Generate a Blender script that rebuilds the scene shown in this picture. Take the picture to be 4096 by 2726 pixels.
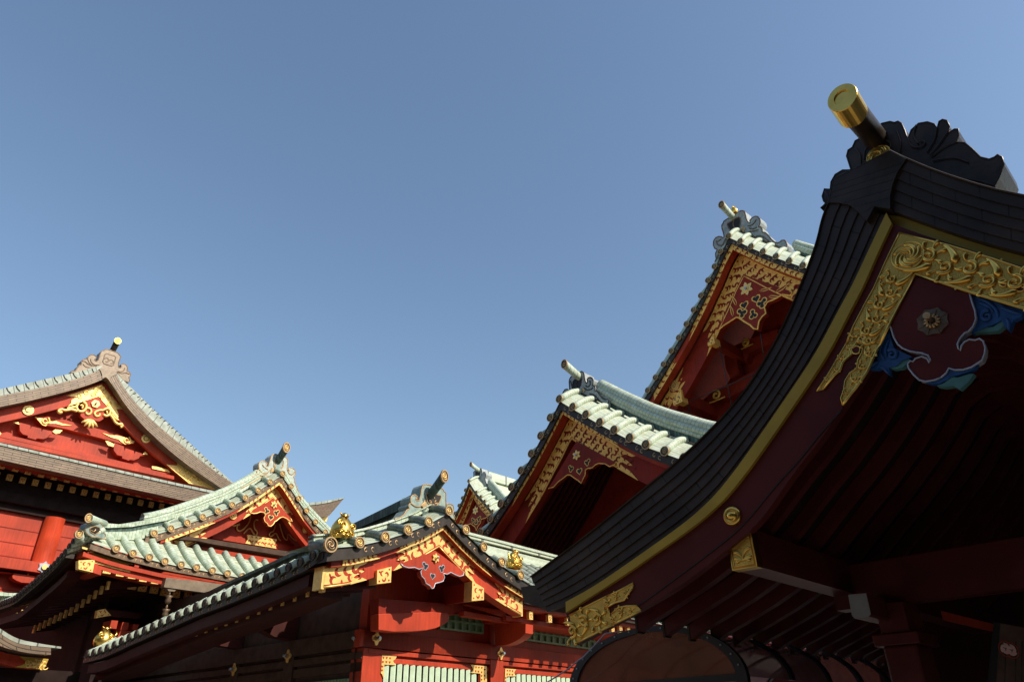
import bpy, math, random
from mathutils import Vector, Matrix
random.seed(7)
for o in list(bpy.data.objects): bpy.data.objects.remove(o)
SC = bpy.context.scene; COL = SC.collection
# ---------------------------------------------------------------- camera
f_, cx_, cy_ = 2844.0, 2048.0, 1363.0
PITCH = math.atan(1600/f_); RHO = math.radians(.8)
FW = Vector((0, math.cos(PITCH), math.sin(PITCH))); R0 = Vector((1, 0, 0)); U0 = R0.cross(FW)
RT = math.cos(RHO)*R0 - math.sin(RHO)*U0; UPV = RT.cross(FW)
CAM = Vector((0, 0, 1.6))
cd = bpy.data.cameras.new('camera'); cam = bpy.data.objects.new('camera', cd); COL.objects.link(cam)
cd.sensor_width = 36; cd.lens = f_/4096*36; cd.clip_start = .05; cd.clip_end = 3000
M = Matrix((RT, UPV, -FW)).transposed().to_4x4(); M.translation = CAM; cam.matrix_world = M
SC.camera = cam
# ---------------------------------------------------------------- light
SUN_AZ, SUN_EL = 118.0, 39.0
SC.world = bpy.data.worlds.new('World'); SC.world.use_nodes = True
wn = SC.world.node_tree; bg = wn.nodes['Background']; sky = wn.nodes.new('ShaderNodeTexSky')
sky.sky_type = 'NISHITA'; sky.sun_disc = False
sky.sun_elevation = math.radians(SUN_EL); sky.sun_rotation = math.radians(SUN_AZ)
sky.air_density = 1.35; sky.dust_density = 1.0; sky.ozone_density = 2.5; sky.altitude = 0
wn.links.new(sky.outputs[0], bg.inputs[0]); bg.inputs[1].default_value = .15
sd = Vector((math.sin(math.radians(SUN_AZ))*math.cos(math.radians(SUN_EL)), math.cos(math.radians(SUN_AZ))*math.cos(math.radians(SUN_EL)), math.sin(math.radians(SUN_EL))))
sl = bpy.data.lights.new('sun', 'SUN'); sl.energy = 5.0; sl.angle = math.radians(.5); sl.color = (1, .93, .80)
so = bpy.data.objects.new('sun', sl); COL.objects.link(so); so.rotation_euler = sd.to_track_quat('Z', 'Y').to_euler(); so.location = (20, -20, 40)
vs = SC.view_settings; vs.view_transform = 'Standard'; vs.look = 'None'; vs.exposure = .08; vs.gamma = 1
# ---------------------------------------------------------------- materials
MT = {}
def mat(name, col, rough=.5, metal=0., var=.15, scale=6., bump=0., bscale=40., spec=.5, kind=None, col2=None, kw=None):
    kw = kw or {}
    m = bpy.data.materials.new(name); m.use_nodes = True; nt = m.node_tree; b = nt.nodes['Principled BSDF']
    b.inputs['Roughness'].default_value = rough; b.inputs['Metallic'].default_value = metal
    b.inputs['Specular IOR Level'].default_value = spec
    N = nt.nodes.new; L = nt.links.new
    g = N('ShaderNodeNewGeometry'); tc = N('ShaderNodeTexCoord')
    no = N('ShaderNodeTexNoise'); no.inputs['Scale'].default_value = scale; no.inputs['Detail'].default_value = 6
    L(g.outputs['Position'], no.inputs['Vector'])
    rp = N('ShaderNodeValToRGB'); c = Vector(col)
    rp.color_ramp.elements[0].position = .3; rp.color_ramp.elements[1].position = .7
    lo = col2 if col2 else tuple(c*(1-var)); hi = tuple(c*(1+var)) if not col2 else col
    rp.color_ramp.elements[0].color = (*lo, 1); rp.color_ramp.elements[1].color = (*hi, 1)
    L(no.outputs[0], rp.inputs[0]); out = rp.outputs[0]; h = None
    if kind == 'lacquer':     # faded, rain-streaked lacquer with fine vertical grain
        for sc_, p0, p1, dk in (((1.1, 1.1, .9), .32, .66, .72), ((22, 22, 1.6), .30, .62, .84)):
            mp = N('ShaderNodeMapping'); mp.inputs['Scale'].default_value = sc_; L(g.outputs['Position'], mp.inputs[0])
            n2 = N('ShaderNodeTexNoise'); n2.inputs['Scale'].default_value = 1; n2.inputs['Detail'].default_value = 7; L(mp.outputs[0], n2.inputs['Vector'])
            r2 = N('ShaderNodeValToRGB'); r2.color_ramp.elements[0].position = p0; r2.color_ramp.elements[1].position = p1; r2.color_ramp.elements[0].color = (dk, dk, dk, 1); r2.color_ramp.elements[1].color = (1.06, 1.06, 1.06, 1)
            L(n2.outputs[0], r2.inputs[0]); mx = N('ShaderNodeMix'); mx.data_type = 'RGBA'; mx.blend_type = 'MULTIPLY'; mx.inputs[0].default_value = 1
            L(out, mx.inputs[6]); L(r2.outputs[0], mx.inputs[7]); out = mx.outputs[2]
        rr = N('ShaderNodeMapRange'); rr.inputs[3].default_value = rough-.12; rr.inputs[4].default_value = rough+.15; L(no.outputs[0], rr.inputs[0]); L(rr.outputs[0], b.inputs['Roughness'])
    if kind == 'brick':
        br = N('ShaderNodeTexBrick'); L(tc.outputs['UV'], br.inputs['Vector'])
        br.inputs['Scale'].default_value = 1; br.inputs['Brick Width'].default_value = kw.get('bw', .4)
        br.inputs['Row Height'].default_value = kw.get('rh', .07); br.inputs['Mortar Size'].default_value = kw.get('ms', .006)
        br.inputs['Mortar Smooth'].default_value = .2; br.inputs['Color1'].default_value = (.86, .86, .86, 1); br.inputs['Color2'].default_value = (1.12, 1.12, 1.12, 1)
        br.inputs['Mortar'].default_value = (.25, .25, .25, 1)
        mx = N('ShaderNodeMix'); mx.data_type = 'RGBA'; mx.blend_type = 'MULTIPLY'; mx.inputs[0].default_value = 1
        L(out, mx.inputs[6]); L(br.outputs['Color'], mx.inputs[7]); out = mx.outputs[2]
        bm = N('ShaderNodeBump'); bm.inputs['Strength'].default_value = .6; bm.inputs['Distance'].default_value = .01; bm.invert = True
        L(br.outputs['Fac'], bm.inputs['Height']); L(bm.outputs[0], b.inputs['Normal'])
    if kind == 'streak':      # weathering streaks and lap joints, laid along the sheet's own uv
        n2 = N('ShaderNodeTexNoise'); mp = N('ShaderNodeMapping'); mp.inputs['Scale'].default_value = kw.get('sc', (14, 1.5, 1))
        L(tc.outputs['UV'], mp.inputs[0]); L(mp.outputs[0], n2.inputs['Vector']); n2.inputs['Scale'].default_value = 1; n2.inputs['Detail'].default_value = 5
        r2 = N('ShaderNodeValToRGB'); r2.color_ramp.elements[0].position = .38; r2.color_ramp.elements[1].position = .62
        r2.color_ramp.elements[0].color = (*kw.get('dark', (.55, .55, .5)), 1); r2.color_ramp.elements[1].color = (1.05, 1.05, 1.05, 1)
        L(n2.outputs[0], r2.inputs[0])
        mx = N('ShaderNodeMix'); mx.data_type = 'RGBA'; mx.blend_type = 'MULTIPLY'; mx.inputs[0].default_value = 1
        L(out, mx.inputs[6]); L(r2.outputs[0], mx.inputs[7]); out = mx.outputs[2]
        sp = N('ShaderNodeSeparateXYZ'); L(tc.outputs['UV'], sp.inputs[0])
        md = N('ShaderNodeMath'); md.operation = 'MULTIPLY'; md.inputs[1].default_value = 1/kw.get('joint', .12); L(sp.outputs[kw.get('axis', 0)], md.inputs[0])
        fr = N('ShaderNodeMath'); fr.operation = 'FRACT'; L(md.outputs[0], fr.inputs[0])
        lt = N('ShaderNodeMath'); lt.operation = 'LESS_THAN'; lt.inputs[1].default_value = .09; L(fr.outputs[0], lt.inputs[0])
        mx2 = N('ShaderNodeMix'); mx2.data_type = 'RGBA'; L(lt.outputs[0], mx2.inputs[0]); L(out, mx2.inputs[6])
        mx2.inputs[7].default_value = (*(Vector(col)*.28), 1); out = mx2.outputs[2]
        bm = N('ShaderNodeBump'); bm.inputs['Strength'].default_value = .5; bm.inputs['Distance'].default_value = .008
        L(fr.outputs[0], bm.inputs['Height']); L(bm.outputs[0], b.inputs['Normal'])
    if kind == 'hammer':
        vo = N('ShaderNodeTexVoronoi'); vo.inputs['Scale'].default_value = bscale; L(g.outputs['Position'], vo.inputs['Vector'])
        bm = N('ShaderNodeBump'); bm.inputs['Strength'].default_value = bump; bm.inputs['Distance'].default_value = .004
        L(vo.outputs['Distance'], bm.inputs['Height']); L(bm.outputs[0], b.inputs['Normal'])
    elif bump and kind is None:
        nb = N('ShaderNodeTexNoise'); nb.inputs['Scale'].default_value = bscale; L(g.outputs['Position'], nb.inputs['Vector'])
        bm = N('ShaderNodeBump'); bm.inputs['Strength'].default_value = bump; bm.inputs['Distance'].default_value = .01
        L(nb.outputs[0], bm.inputs['Height']); L(bm.outputs[0], b.inputs['Normal'])
    L(out, b.inputs['Base Color'])
    MT[name] = m; return m
mat('vermilion', (.48, .050, .017), .5, 0, .14, 1.6, 0, 8, spec=.25, kind='lacquer')
mat('dark_red', (.30, .026, .011), .55, 0, .15, 3, 0, 10, spec=.2, kind='lacquer')  # darker copy of vermilion; paints shade into soffits and shaded boards
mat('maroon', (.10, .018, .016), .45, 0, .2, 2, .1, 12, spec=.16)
mat('shade_red', (.05, .009, .006), .6, 0, .25, 3, .1, 14, spec=.2)  # darker copy of the red for parts lying in shade
mat('gold', (.93, .60, .19), .45, .5, .16, 12, .12, 30)
mat('gold_shade_warm', (.98, .54, .11), .5, .3, .2, 9, .12, 30)  # copy of gold, warmed and brightened for gables in shade
mat('gold_relief', (.86, .54, .12), .28, 1, .15, 9, 0, 30)
mat('gold_hammer', (.66, .41, .09), .36, 1, .15, 9, .8, 130, kind='hammer')
mat('gold_paint', (.48, .31, .035), .5, .25, .12, 3)
mat('bronze', (.16, .105, .065), .5, .45, .35, 9, .2, 30)
mat('bronze_rim', (.50, .32, .15), .42, .6, .25, 14)
mat('bronze_dark', (.045, .035, .028), .5, .5, .3, 9)
mat('patina', (.60, .68, .54), .6, .02, 0, 7, col2=(.44, .54, .43), kind='streak', kw=dict(joint=.10, sc=(3, 12, 1), dark=(.72, .72, .64)))
mat('patina_sheet', (.58, .64, .52), .6, .02, 0, 5, col2=(.40, .48, .38), kind='streak', kw=dict(joint=.075, axis=1, sc=(3, 16, 1), dark=(.70, .64, .50)))
mat('patina_mid', (.24, .29, .25), .5, .1, 0, 7, col2=(.12, .16, .145), kind='streak', kw=dict(joint=.10, sc=(3, 12, 1), dark=(.6, .6, .6)))
mat('rafter_red', (.10, .018, .016), .36, 0, .25, 3, .1, 14, spec=.3)
mat('shade_timber', (.022, .012, .010), .7, 0, .3, 4, .1, 14, spec=.1)  # near-black for shaded timber; the shade is in the colour
mat('patina_pale', (.60, .67, .55), .6, .02, 0, 6, col2=(.46, .55, .44), kind='streak', kw=dict(joint=.14, sc=(3, 9, 1), dark=(.84, .80, .70)))
mat('patina_pale_sheet', (.60, .65, .53), .6, .02, 0, 5, col2=(.46, .54, .44), kind='streak', kw=dict(joint=.10, axis=1, sc=(3, 12, 1), dark=(.85, .78, .64)))
mat('patina_dark', (.14, .21, .17), .6, .1, 0, 6, col2=(.06, .11, .09), kind='streak', kw=dict(joint=.22, sc=(16, 2, 1), dark=(.4, .4, .4)))
mat('patina_finial', (.36, .44, .38), .5, .1, 0, 9, .2, 20, col2=(.17, .24, .22))
mat('patina_finial_pale', (.52, .58, .50), .5, .1, 0, 9, .2, 20, col2=(.34, .40, .36))
mat('slate_finial', (.42, .43, .41), .5, .1, 0, 9, .2, 20, col2=(.22, .26, .26))
mat('copper_brown', (.20, .135, .085), .45, .15, .18, 4, kind='brick', kw=dict(bw=.55, rh=.085, ms=.010))
mat('copper_plain', (.20, .145, .095), .45, .2, .25, 7, .2, 20)
mat('tile_grey', (.34, .37, .31), .55, .1, .15, 5, kind='streak', kw=dict(joint=.34, sc=(4, 4, 1), dark=(.75, .75, .7)))
mat('shingle_black', (.042, .028, .020), .45, 0, .45, 2.5, kind='brick', spec=.3, kw=dict(bw=.42, rh=.30, ms=.005))
mat('black_copper', (.045, .031, .022), .40, .2, .5, 4, .25, 18, spec=.35)
mat('black', (.006, .005, .005), .6, 0, .1, 5)
mat('brown_wood', (.075, .042, .028), .6, 0, .3, 6, .2, 25, spec=.2)
mat('lattice_green', (.20, .32, .17), .5, 0, .12, 6)
mat('slat_green', (.55, .68, .48), .5, 0, .10, 9)
mat('blue_paint', (.012, .075, .24), .45, 0, .25, 14, .2, 30)
mat('teal_paint', (.07, .20, .19), .5, 0, .2, 10)
mat('silver_rim', (.42, .42, .46), .4, .3, .12, 20)
mat('grey_paint', (.30, .31, .33), .5, 0, .1, 8)
mat('steel', (.35, .42, .47), .35, .8, .1, 20)
mat('rubber', (.02, .02, .022), .45, 0, .15, 8)
mat('cable_grey', (.35, .33, .36), .5, 0, .1, 8)
mat('pink_crest', (.55, .33, .30), .6, 0, .1, 20)
mat('gravel', (.22, .20, .17), .9, 0, .25, 3, .4, 60)
def glassy(name, col, alpha, rough=.12):
    m = mat(name, col, rough, 0, .25, 3, .05, 5, spec=.8); m.node_tree.nodes['Principled BSDF'].inputs['Alpha'].default_value = alpha; return m
glassy('tinted_panel', (.20, .05, .025), .8, .10); glassy('tinted_vault', (.45, .22, .23), .8, .08)
# ---------------------------------------------------------------- pixel rays onto real planes
ZO = {'p': (0, 0, .57518), 's': (0, 0, 1), 'z1': (0, 1300, 2.24), 'z2': (0, 1900, 1.898), 'z3': (600, 1700, 2.24), 'z4': (1100, 1800, 1.693), 'z5': (1700, 1350, 1.651), 'z6': (2500, 750, 1.65),
      'z7': (3100, 250, 1.742), 'z8': (3100, 1000, 1.568), 'z9': (2000, 1900, 1.898), 'z10': (2900, 1900, 1.898), 'zA': (3496, 2300, 3.68), 'zB': (0, 2000, 3.92), 'zC': (1400, 2350, 2.618),
      'zD': (2600, 1250, 3.136), 'zE': (0, 2350, 2.945), 'zF': (900, 2150, 2.7225), 'y1': (1550, 1850, 4), 'y2': (950, 1750, 5.227), 'y3': (2200, 1400, 5.227), 'y4': (2750, 750, 5.227),
      'y5': (250, 1320, 7.84), 'y6': (1950, 2150, 5.227), 'y7': (1250, 2030, 5.227)}
def S(k, *pts):
    ox, oy, s = ZO[k]; return [(ox+x/s, oy+y/s) for x, y in pts]
def ray(p): return ((p[0]-cx_)*RT - (p[1]-cy_)*UPV + f_*FW).normalized()
ZV = Vector((0, 0, 1))
class Frame:
    def __init__(s, az, anchor=None, dist=None, origin=None):
        a = math.radians(az); s.U = Vector((math.sin(a), math.cos(a), 0)); s.N = s.U.cross(ZV)
        s.O = origin.copy() if origin else CAM + ray(anchor)*dist
    def w(s, u, d, z): return s.O + s.U*u + s.N*d + ZV*z
    def P(s, p, d=0):                      # pixel -> world on the plane N=d
        r = ray(p); t = (s.N.dot(s.O-CAM)+d)/r.dot(s.N); return CAM + r*t
    def p(s, p, d=0):
        X = s.P(p, d); return ((X-s.O).dot(s.U), X.z-s.O.z)
    def ps(s, k, pts, d=0): return [s.p(q, d) for q in S(k, *pts)]
    def pu(s, p, u):                       # pixel -> (d, z) on the plane U=u
        r = ray(p); t = (s.U.dot(s.O-CAM)+u)/r.dot(s.U); X = CAM+r*t; return ((X-s.O).dot(s.N), X.z-s.O.z)
# ---------------------------------------------------------------- mesh builder
def capr(F, k, x, y0, y1, d=0): a, b = F.p(S(k, (x, y0))[0], d), F.p(S(k, (x, y1))[0], d); return (a[1]-b[1])/2
class MB:
    def __init__(s): s.v = []; s.f = []; s.m = []; s.uv = []; s.mats = []; s.sm = []
    def mi(s, n):
        if n not in s.mats: s.mats.append(n)
        return s.mats.index(n)
    def face(s, idx, m, uv=None, smooth=False): s.f.append(idx); s.m.append(s.mi(m)); s.uv.append(uv); s.sm.append(smooth)
    def verts(s, pts): b = len(s.v); s.v += [Vector(p) for p in pts]; return b
    def prism(s, F, poly, d0, d1, m, side=None):
        n = len(poly); side = side or m
        ar = sum(poly[i][0]*poly[(i+1) % n][1]-poly[(i+1) % n][0]*poly[i][1] for i in range(n))
        if ar < 0: poly = poly[::-1]
        a = s.verts([F.w(u, d1, z) for u, z in poly]); b = s.verts([F.w(u, d0, z) for u, z in poly])
        s.face([a+i for i in range(n)], m, [(u, z) for u, z in poly]); s.face([b+n-1-i for i in range(n)], side)
        for i in range(n):
            j = (i+1) % n; s.face([a+j, a+i, b+i, b+j], side)
    def box(s, c, ax, ay, az, m):          # centre, three half-extent vectors
        c = Vector(c); b = s.verts([c+ax*i+ay*j+az*k for i in (-1, 1) for j in (-1, 1) for k in (-1, 1)])
        for q in ((0, 1, 3, 2), (4, 6, 7, 5), (0, 4, 5, 1), (2, 3, 7, 6), (0, 2, 6, 4), (1, 5, 7, 3)): s.face([b+i for i in q], m, [(0, 0), (1, 0), (1, 1), (0, 1)])
    def fbox(s, F, u0, u1, d0, d1, z0, z1, m): s.box(F.w((u0+u1)/2, (d0+d1)/2, (z0+z1)/2), F.U*((u1-u0)/2), F.N*((d1-d0)/2), ZV*((z1-z0)/2), m)
    def tube(s, pts, r, m, n=8, caps=True, flat=None, fl=1., uvr=True):    # flat: axis to squash along
        pts = [Vector(p) for p in pts]; K = len(pts); rr = r if isinstance(r, (list, tuple)) else [r]*K
        rings = []; L = 0; ref = None
        for i, p in enumerate(pts):
            t = (pts[min(i+1, K-1)]-pts[max(i-1, 0)]).normalized()
            if flat is not None: a = t.cross(flat).normalized(); b = flat.normalized()*fl
            else:
                if ref is None: ref = Vector((0, 0, 1)) if abs(t.z) < .9 else Vector((1, 0, 0))
                a = t.cross(ref).normalized(); b = a.cross(t); ref = b
            if i: L += (p-pts[i-1]).length
            base = s.verts([p+a*rr[i]*math.cos(2*math.pi*j/n)+b*rr[i]*math.sin(2*math.pi*j/n) for j in range(n)]); rings.append((base, L))
        for (a0, l0), (a1, l1) in zip(rings, rings[1:]):
            for j in range(n):
                k = (j+1) % n; w = .5*r if not isinstance(r, (list, tuple)) else .05
                s.face([a0+j, a1+j, a1+k, a0+k], m, [(l0, w*j), (l1, w*j), (l1, w*(j+1)), (l0, w*(j+1))], True)
        if caps: s.face([rings[0][0]+j for j in range(n)], m, [(0, 0)]*n); s.face([rings[-1][0]+n-1-j for j in range(n)], m, [(0, 0)]*n)
    def grid(s, rows, m, smooth=False, uvs=None, flip=False):
        n = len(rows[0]); b = s.verts([p for r in rows for p in r])
        for i in range(len(rows)-1):
            for j in range(n-1):
                q = [b+i*n+j, b+i*n+j+1, b+(i+1)*n+j+1, b+(i+1)*n+j]
                uv = [uvs[i][j], uvs[i][j+1], uvs[i+1][j+1], uvs[i+1][j]] if uvs else None
                if flip: q = q[::-1]; uv = uv[::-1] if uv else None
                s.face(q, m, uv, smooth)
    def line(s, F, pts, w, d, m, fl=.6, taper=False):      # raised moulding along a curve in the plane
        K = len(pts); rr = [w*(1 if not taper else max(.15, math.sin(math.pi*(.12+.76*i/(K-1))))) for i in range(K)]
        s.tube([F.w(u, d, z) for u, z in pts], rr, m, 6, True, F.N, fl)
    def build(s, name, root=None, parent=None, label=None, bevel=0):
        if not s.v: return None
        base = root.location if root else Vector((0, 0, 0))
        me = bpy.data.meshes.new(name); me.from_pydata([tuple(v-base) for v in s.v], [], s.f)
        for n in s.mats: me.materials.append(MT[n])
        me.polygons.foreach_set('material_index', s.m); me.polygons.foreach_set('use_smooth', s.sm)
        ul = me.uv_layers.new(name='UVMap'); dat = [0.]*(2*len(me.loops)); i = 0
        for f, uv in zip(s.f, s.uv):
            for k in range(len(f)):
                if uv: dat[2*i] = uv[k][0]; dat[2*i+1] = uv[k][1]
                else: v = s.v[f[k]]; dat[2*i] = v.x+v.y; dat[2*i+1] = v.z
                i += 1
        ul.data.foreach_set('uv', dat); me.update()
        o = bpy.data.objects.new(name, me); COL.objects.link(o)
        if parent or root: o.parent = parent or root
        if label: o['label'] = label
        if bevel: b = o.modifiers.new('bevel', 'BEVEL'); b.width = bevel; b.segments = 2; b.limit_method = 'ANGLE'; b.angle_limit = .6
        return o
def thing(name, label, cat, loc, group=None):
    o = bpy.data.objects.new(name, None); COL.objects.link(o); o.location = loc; o.empty_display_size = .2
    bpy.context.view_layer.update()
    o['label'] = label; o['category'] = cat
    if group: o['group'] = group
    return o
def tag(o, label, cat, group=None):
    o['label'] = label; o['category'] = cat
    if group: o['group'] = group
    return o
# ---------------------------------------------------------------- small 2D shapes
def arc(c, r, a0, a1, n=8): return [(c[0]+r*math.cos(a0+(a1-a0)*i/n), c[1]+r*math.sin(a0+(a1-a0)*i/n)) for i in range(n+1)]
def crescent(c, r, ang, open_=.58, fat=.92):
    a = arc((0, 0), r, -1.9, 1.9, 8); b = arc((-open_*r, 0), r*.86*fat, 1.6, -1.6, 7); P = a+b; ca, sa = math.cos(ang), math.sin(ang)
    return [(c[0]+x*ca-y*sa, c[1]+x*sa+y*ca) for x, y in P]
def leafpoly(c, L, w, ang, bend=.3):
    P = []; n = 6
    for i in range(n+1):
        t = i/n; P.append((t*L, w*math.sin(math.pi*t**.8)+bend*L*t*t))
    for i in range(n-1, 0, -1):
        t = i/n; P.append((t*L, -w*math.sin(math.pi*t**.8)*.6+bend*L*t*t))
    ca, sa = math.cos(ang), math.sin(ang); return [(c[0]+x*ca-y*sa, c[1]+x*sa+y*ca) for x, y in P]
def heart(c, r):
    return [(c[0]+r*.06*16*math.sin(t)**3, c[1]+r*.06*(13*math.cos(t)-5*math.cos(2*t)-2*math.cos(3*t)-math.cos(4*t))) for t in [2*math.pi*i/14 for i in range(14)]]
def spiral(c, r0, r1, a0, turns, n=22, sgn=1):
    return [(c[0]+(r0+(r1-r0)*i/n)*math.cos(a0+sgn*2*math.pi*turns*i/n), c[1]+(r0+(r1-r0)*i/n)*math.sin(a0+sgn*2*math.pi*turns*i/n)) for i in range(n+1)]
def smooth(pts, it=2):
    for _ in range(it):
        q = [pts[0]]
        for a, b in zip(pts, pts[1:]): q += [(a[0]*.75+b[0]*.25, a[1]*.75+b[1]*.25), (a[0]*.25+b[0]*.75, a[1]*.25+b[1]*.75)]
        q.append(pts[-1]); pts = q
    return pts
def resamp(pts, n):
    L = [0]
    for a, b in zip(pts, pts[1:]): L.append(L[-1]+math.hypot(b[0]-a[0], b[1]-a[1]))
    out = []
    for i in range(n+1):
        t = L[-1]*i/n; k = 0
        while k < len(L)-2 and L[k+1] < t: k += 1
        w = (t-L[k])/max(1e-9, L[k+1]-L[k]); a, b = pts[k], pts[k+1]; out.append((a[0]+(b[0]-a[0])*w, a[1]+(b[1]-a[1])*w))
    return out
class Curve:
    def __init__(s, pts): s.p = sorted(pts)
    def __call__(s, u):
        p = s.p
        k = 0
        while k < len(p)-2 and p[k+1][0] < u: k += 1
        a, b = p[k], p[k+1]; return a[1]+(b[1]-a[1])*(u-a[0])/(b[0]-a[0])
def usamp(u0, u1, step, extra=()):
    n = max(1, int(abs(u1-u0)/step+.5)); return sorted([u0+(u1-u0)*i/n for i in range(n+1)]+[e for e in extra if min(u0, u1) < e < max(u0, u1)])
# strip that follows two pixel polylines, both cast on the plane d
def pxband(mb, F, k, outer, inner, d, th, m, n=24, sm=2):
    A = resamp(smooth(F.ps(k, outer, d), sm), n); B = resamp(smooth(F.ps(k, inner, d), sm), n)
    rows = []; uvs = []; L = 0
    for i, (a, b) in enumerate(zip(A, B)):
        if i: L += math.hypot(a[0]-A[i-1][0], a[1]-A[i-1][1])
        w = math.hypot(a[0]-b[0], a[1]-b[1])
        rows.append([F.w(a[0], d-th, a[1]), F.w(a[0], d, a[1]), F.w(b[0], d, b[1]), F.w(b[0], d-th, b[1]), F.w(a[0], d-th, a[1])])
        uvs.append([(L, -th), (L, 0), (L, w), (L, w+th), (L, 2*w+th)])
    a2 = (F.w(A[1][0], 0, A[1][1])-F.w(A[0][0], 0, A[0][1])).cross(F.w(B[0][0], 0, B[0][1])-F.w(A[0][0], 0, A[0][1])).dot(F.N)
    mb.grid(rows, m, False, uvs, flip=a2 > 0)
    mb.face([mb.verts(rows[0][:4])+i for i in range(4)], m); mb.face([mb.verts(rows[-1][:4])+3-i for i in range(4)], m)
    return A, B
# strip at vertical offsets k1..k2 below a rake curve
def band(mb, F, cv, k1, k2, u0, u1, d0, d1, m, step=.2, ap=0.):
    rows = []; uvs = []; L = 0; pu = None
    f1 = k1 if callable(k1) else (lambda u: k1); f2 = k2 if callable(k2) else (lambda u: k2)
    for u in usamp(u0, u1, step, (ap,)):
        z = cv(u)
        if pu is not None: L += math.hypot(u-pu[0], z-pu[1])
        pu = (u, z); a, b = f1(u), f2(u)
        rows.append([F.w(u, d0, z-a), F.w(u, d1, z-a), F.w(u, d1, z-b), F.w(u, d0, z-b), F.w(u, d0, z-a)])
        uvs.append([(L, a-d1+d0), (L, a), (L, b), (L, b+d1-d0), (L, b+1)])
    mb.grid(rows, m, False, uvs, flip=False)
    mb.face([mb.verts(rows[0][:4])+i for i in range(4)], m); mb.face([mb.verts(rows[-1][:4])+3-i for i in range(4)], m)
# ---------------------------------------------------------------- shared tile cap
def cap_mesh(name, rim, core, arms):
    mb = MB(); F = Frame(0, origin=Vector((0, 0, 0))); F.U = Vector((1, 0, 0)); F.N = Vector((0, -1, 0)); n = 20
    prof = [(1.0, -.12), (1.0, .16), (.97, .2), (.80, .2), (.76, .06), (0, .05)]
    rings = []
    for r, d in prof[:-1]: rings.append(mb.verts([F.w(r*math.cos(2*math.pi*j/n), d, r*math.sin(2*math.pi*j/n)) for j in range(n)]))
    for q, (a, b) in enumerate(zip(rings, rings[1:])):
        for j in range(n): mb.face([a+j, a+(j+1) % n, b+(j+1) % n, b+j], rim if q < 3 else core, [(0, 0)]*4, False)
    mb.face([rings[-1]+j for j in range(n)], core, [(0, 0)]*n)
    for k in range(3):
        pts = spiral((0, 0), .08, .66, k*2*math.pi/3, .62, 12)
        mb.tube([F.w(x, .08, y) for x, y in pts], [.05+.06*math.sin(math.pi*min(1, (i+2)/12)) for i in range(13)], arms, 5, True, F.N, .9)
    o = mb.build(name); me = o.data; bpy.data.objects.remove(o); return me
CAPS = {'plain': cap_mesh('tile_cap_plain', 'gold_relief', 'gold_relief', 'gold_relief'), 'gold': cap_mesh('tile_cap_gold', 'bronze_rim', 'bronze', 'gold'), 'dark': cap_mesh('tile_cap_shade', 'bronze_dark', 'bronze_dark', 'bronze'),  # dark kind paints shade onto the caps of the left eaves
        'pale': cap_mesh('tile_cap_pale', 'patina_finial_pale', 'bronze_dark', 'bronze_rim'), 'bronze': cap_mesh('tile_cap_bronze', 'bronze_rim', 'bronze_dark', 'bronze_rim')}
def cap(root, parent, F, u, d, z, r, kind, name='tile_cap', zs=1.):
    o = bpy.data.objects.new(name, CAPS[kind]); COL.objects.link(o); o.parent = parent
    R = Matrix((F.U, -F.N, ZV)).transposed().to_4x4(); R = R @ Matrix.Diagonal((r, r, r*zs, 1))
    R.translation = F.w(u, d, z)-root.location; o.matrix_local = R; return o
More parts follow.
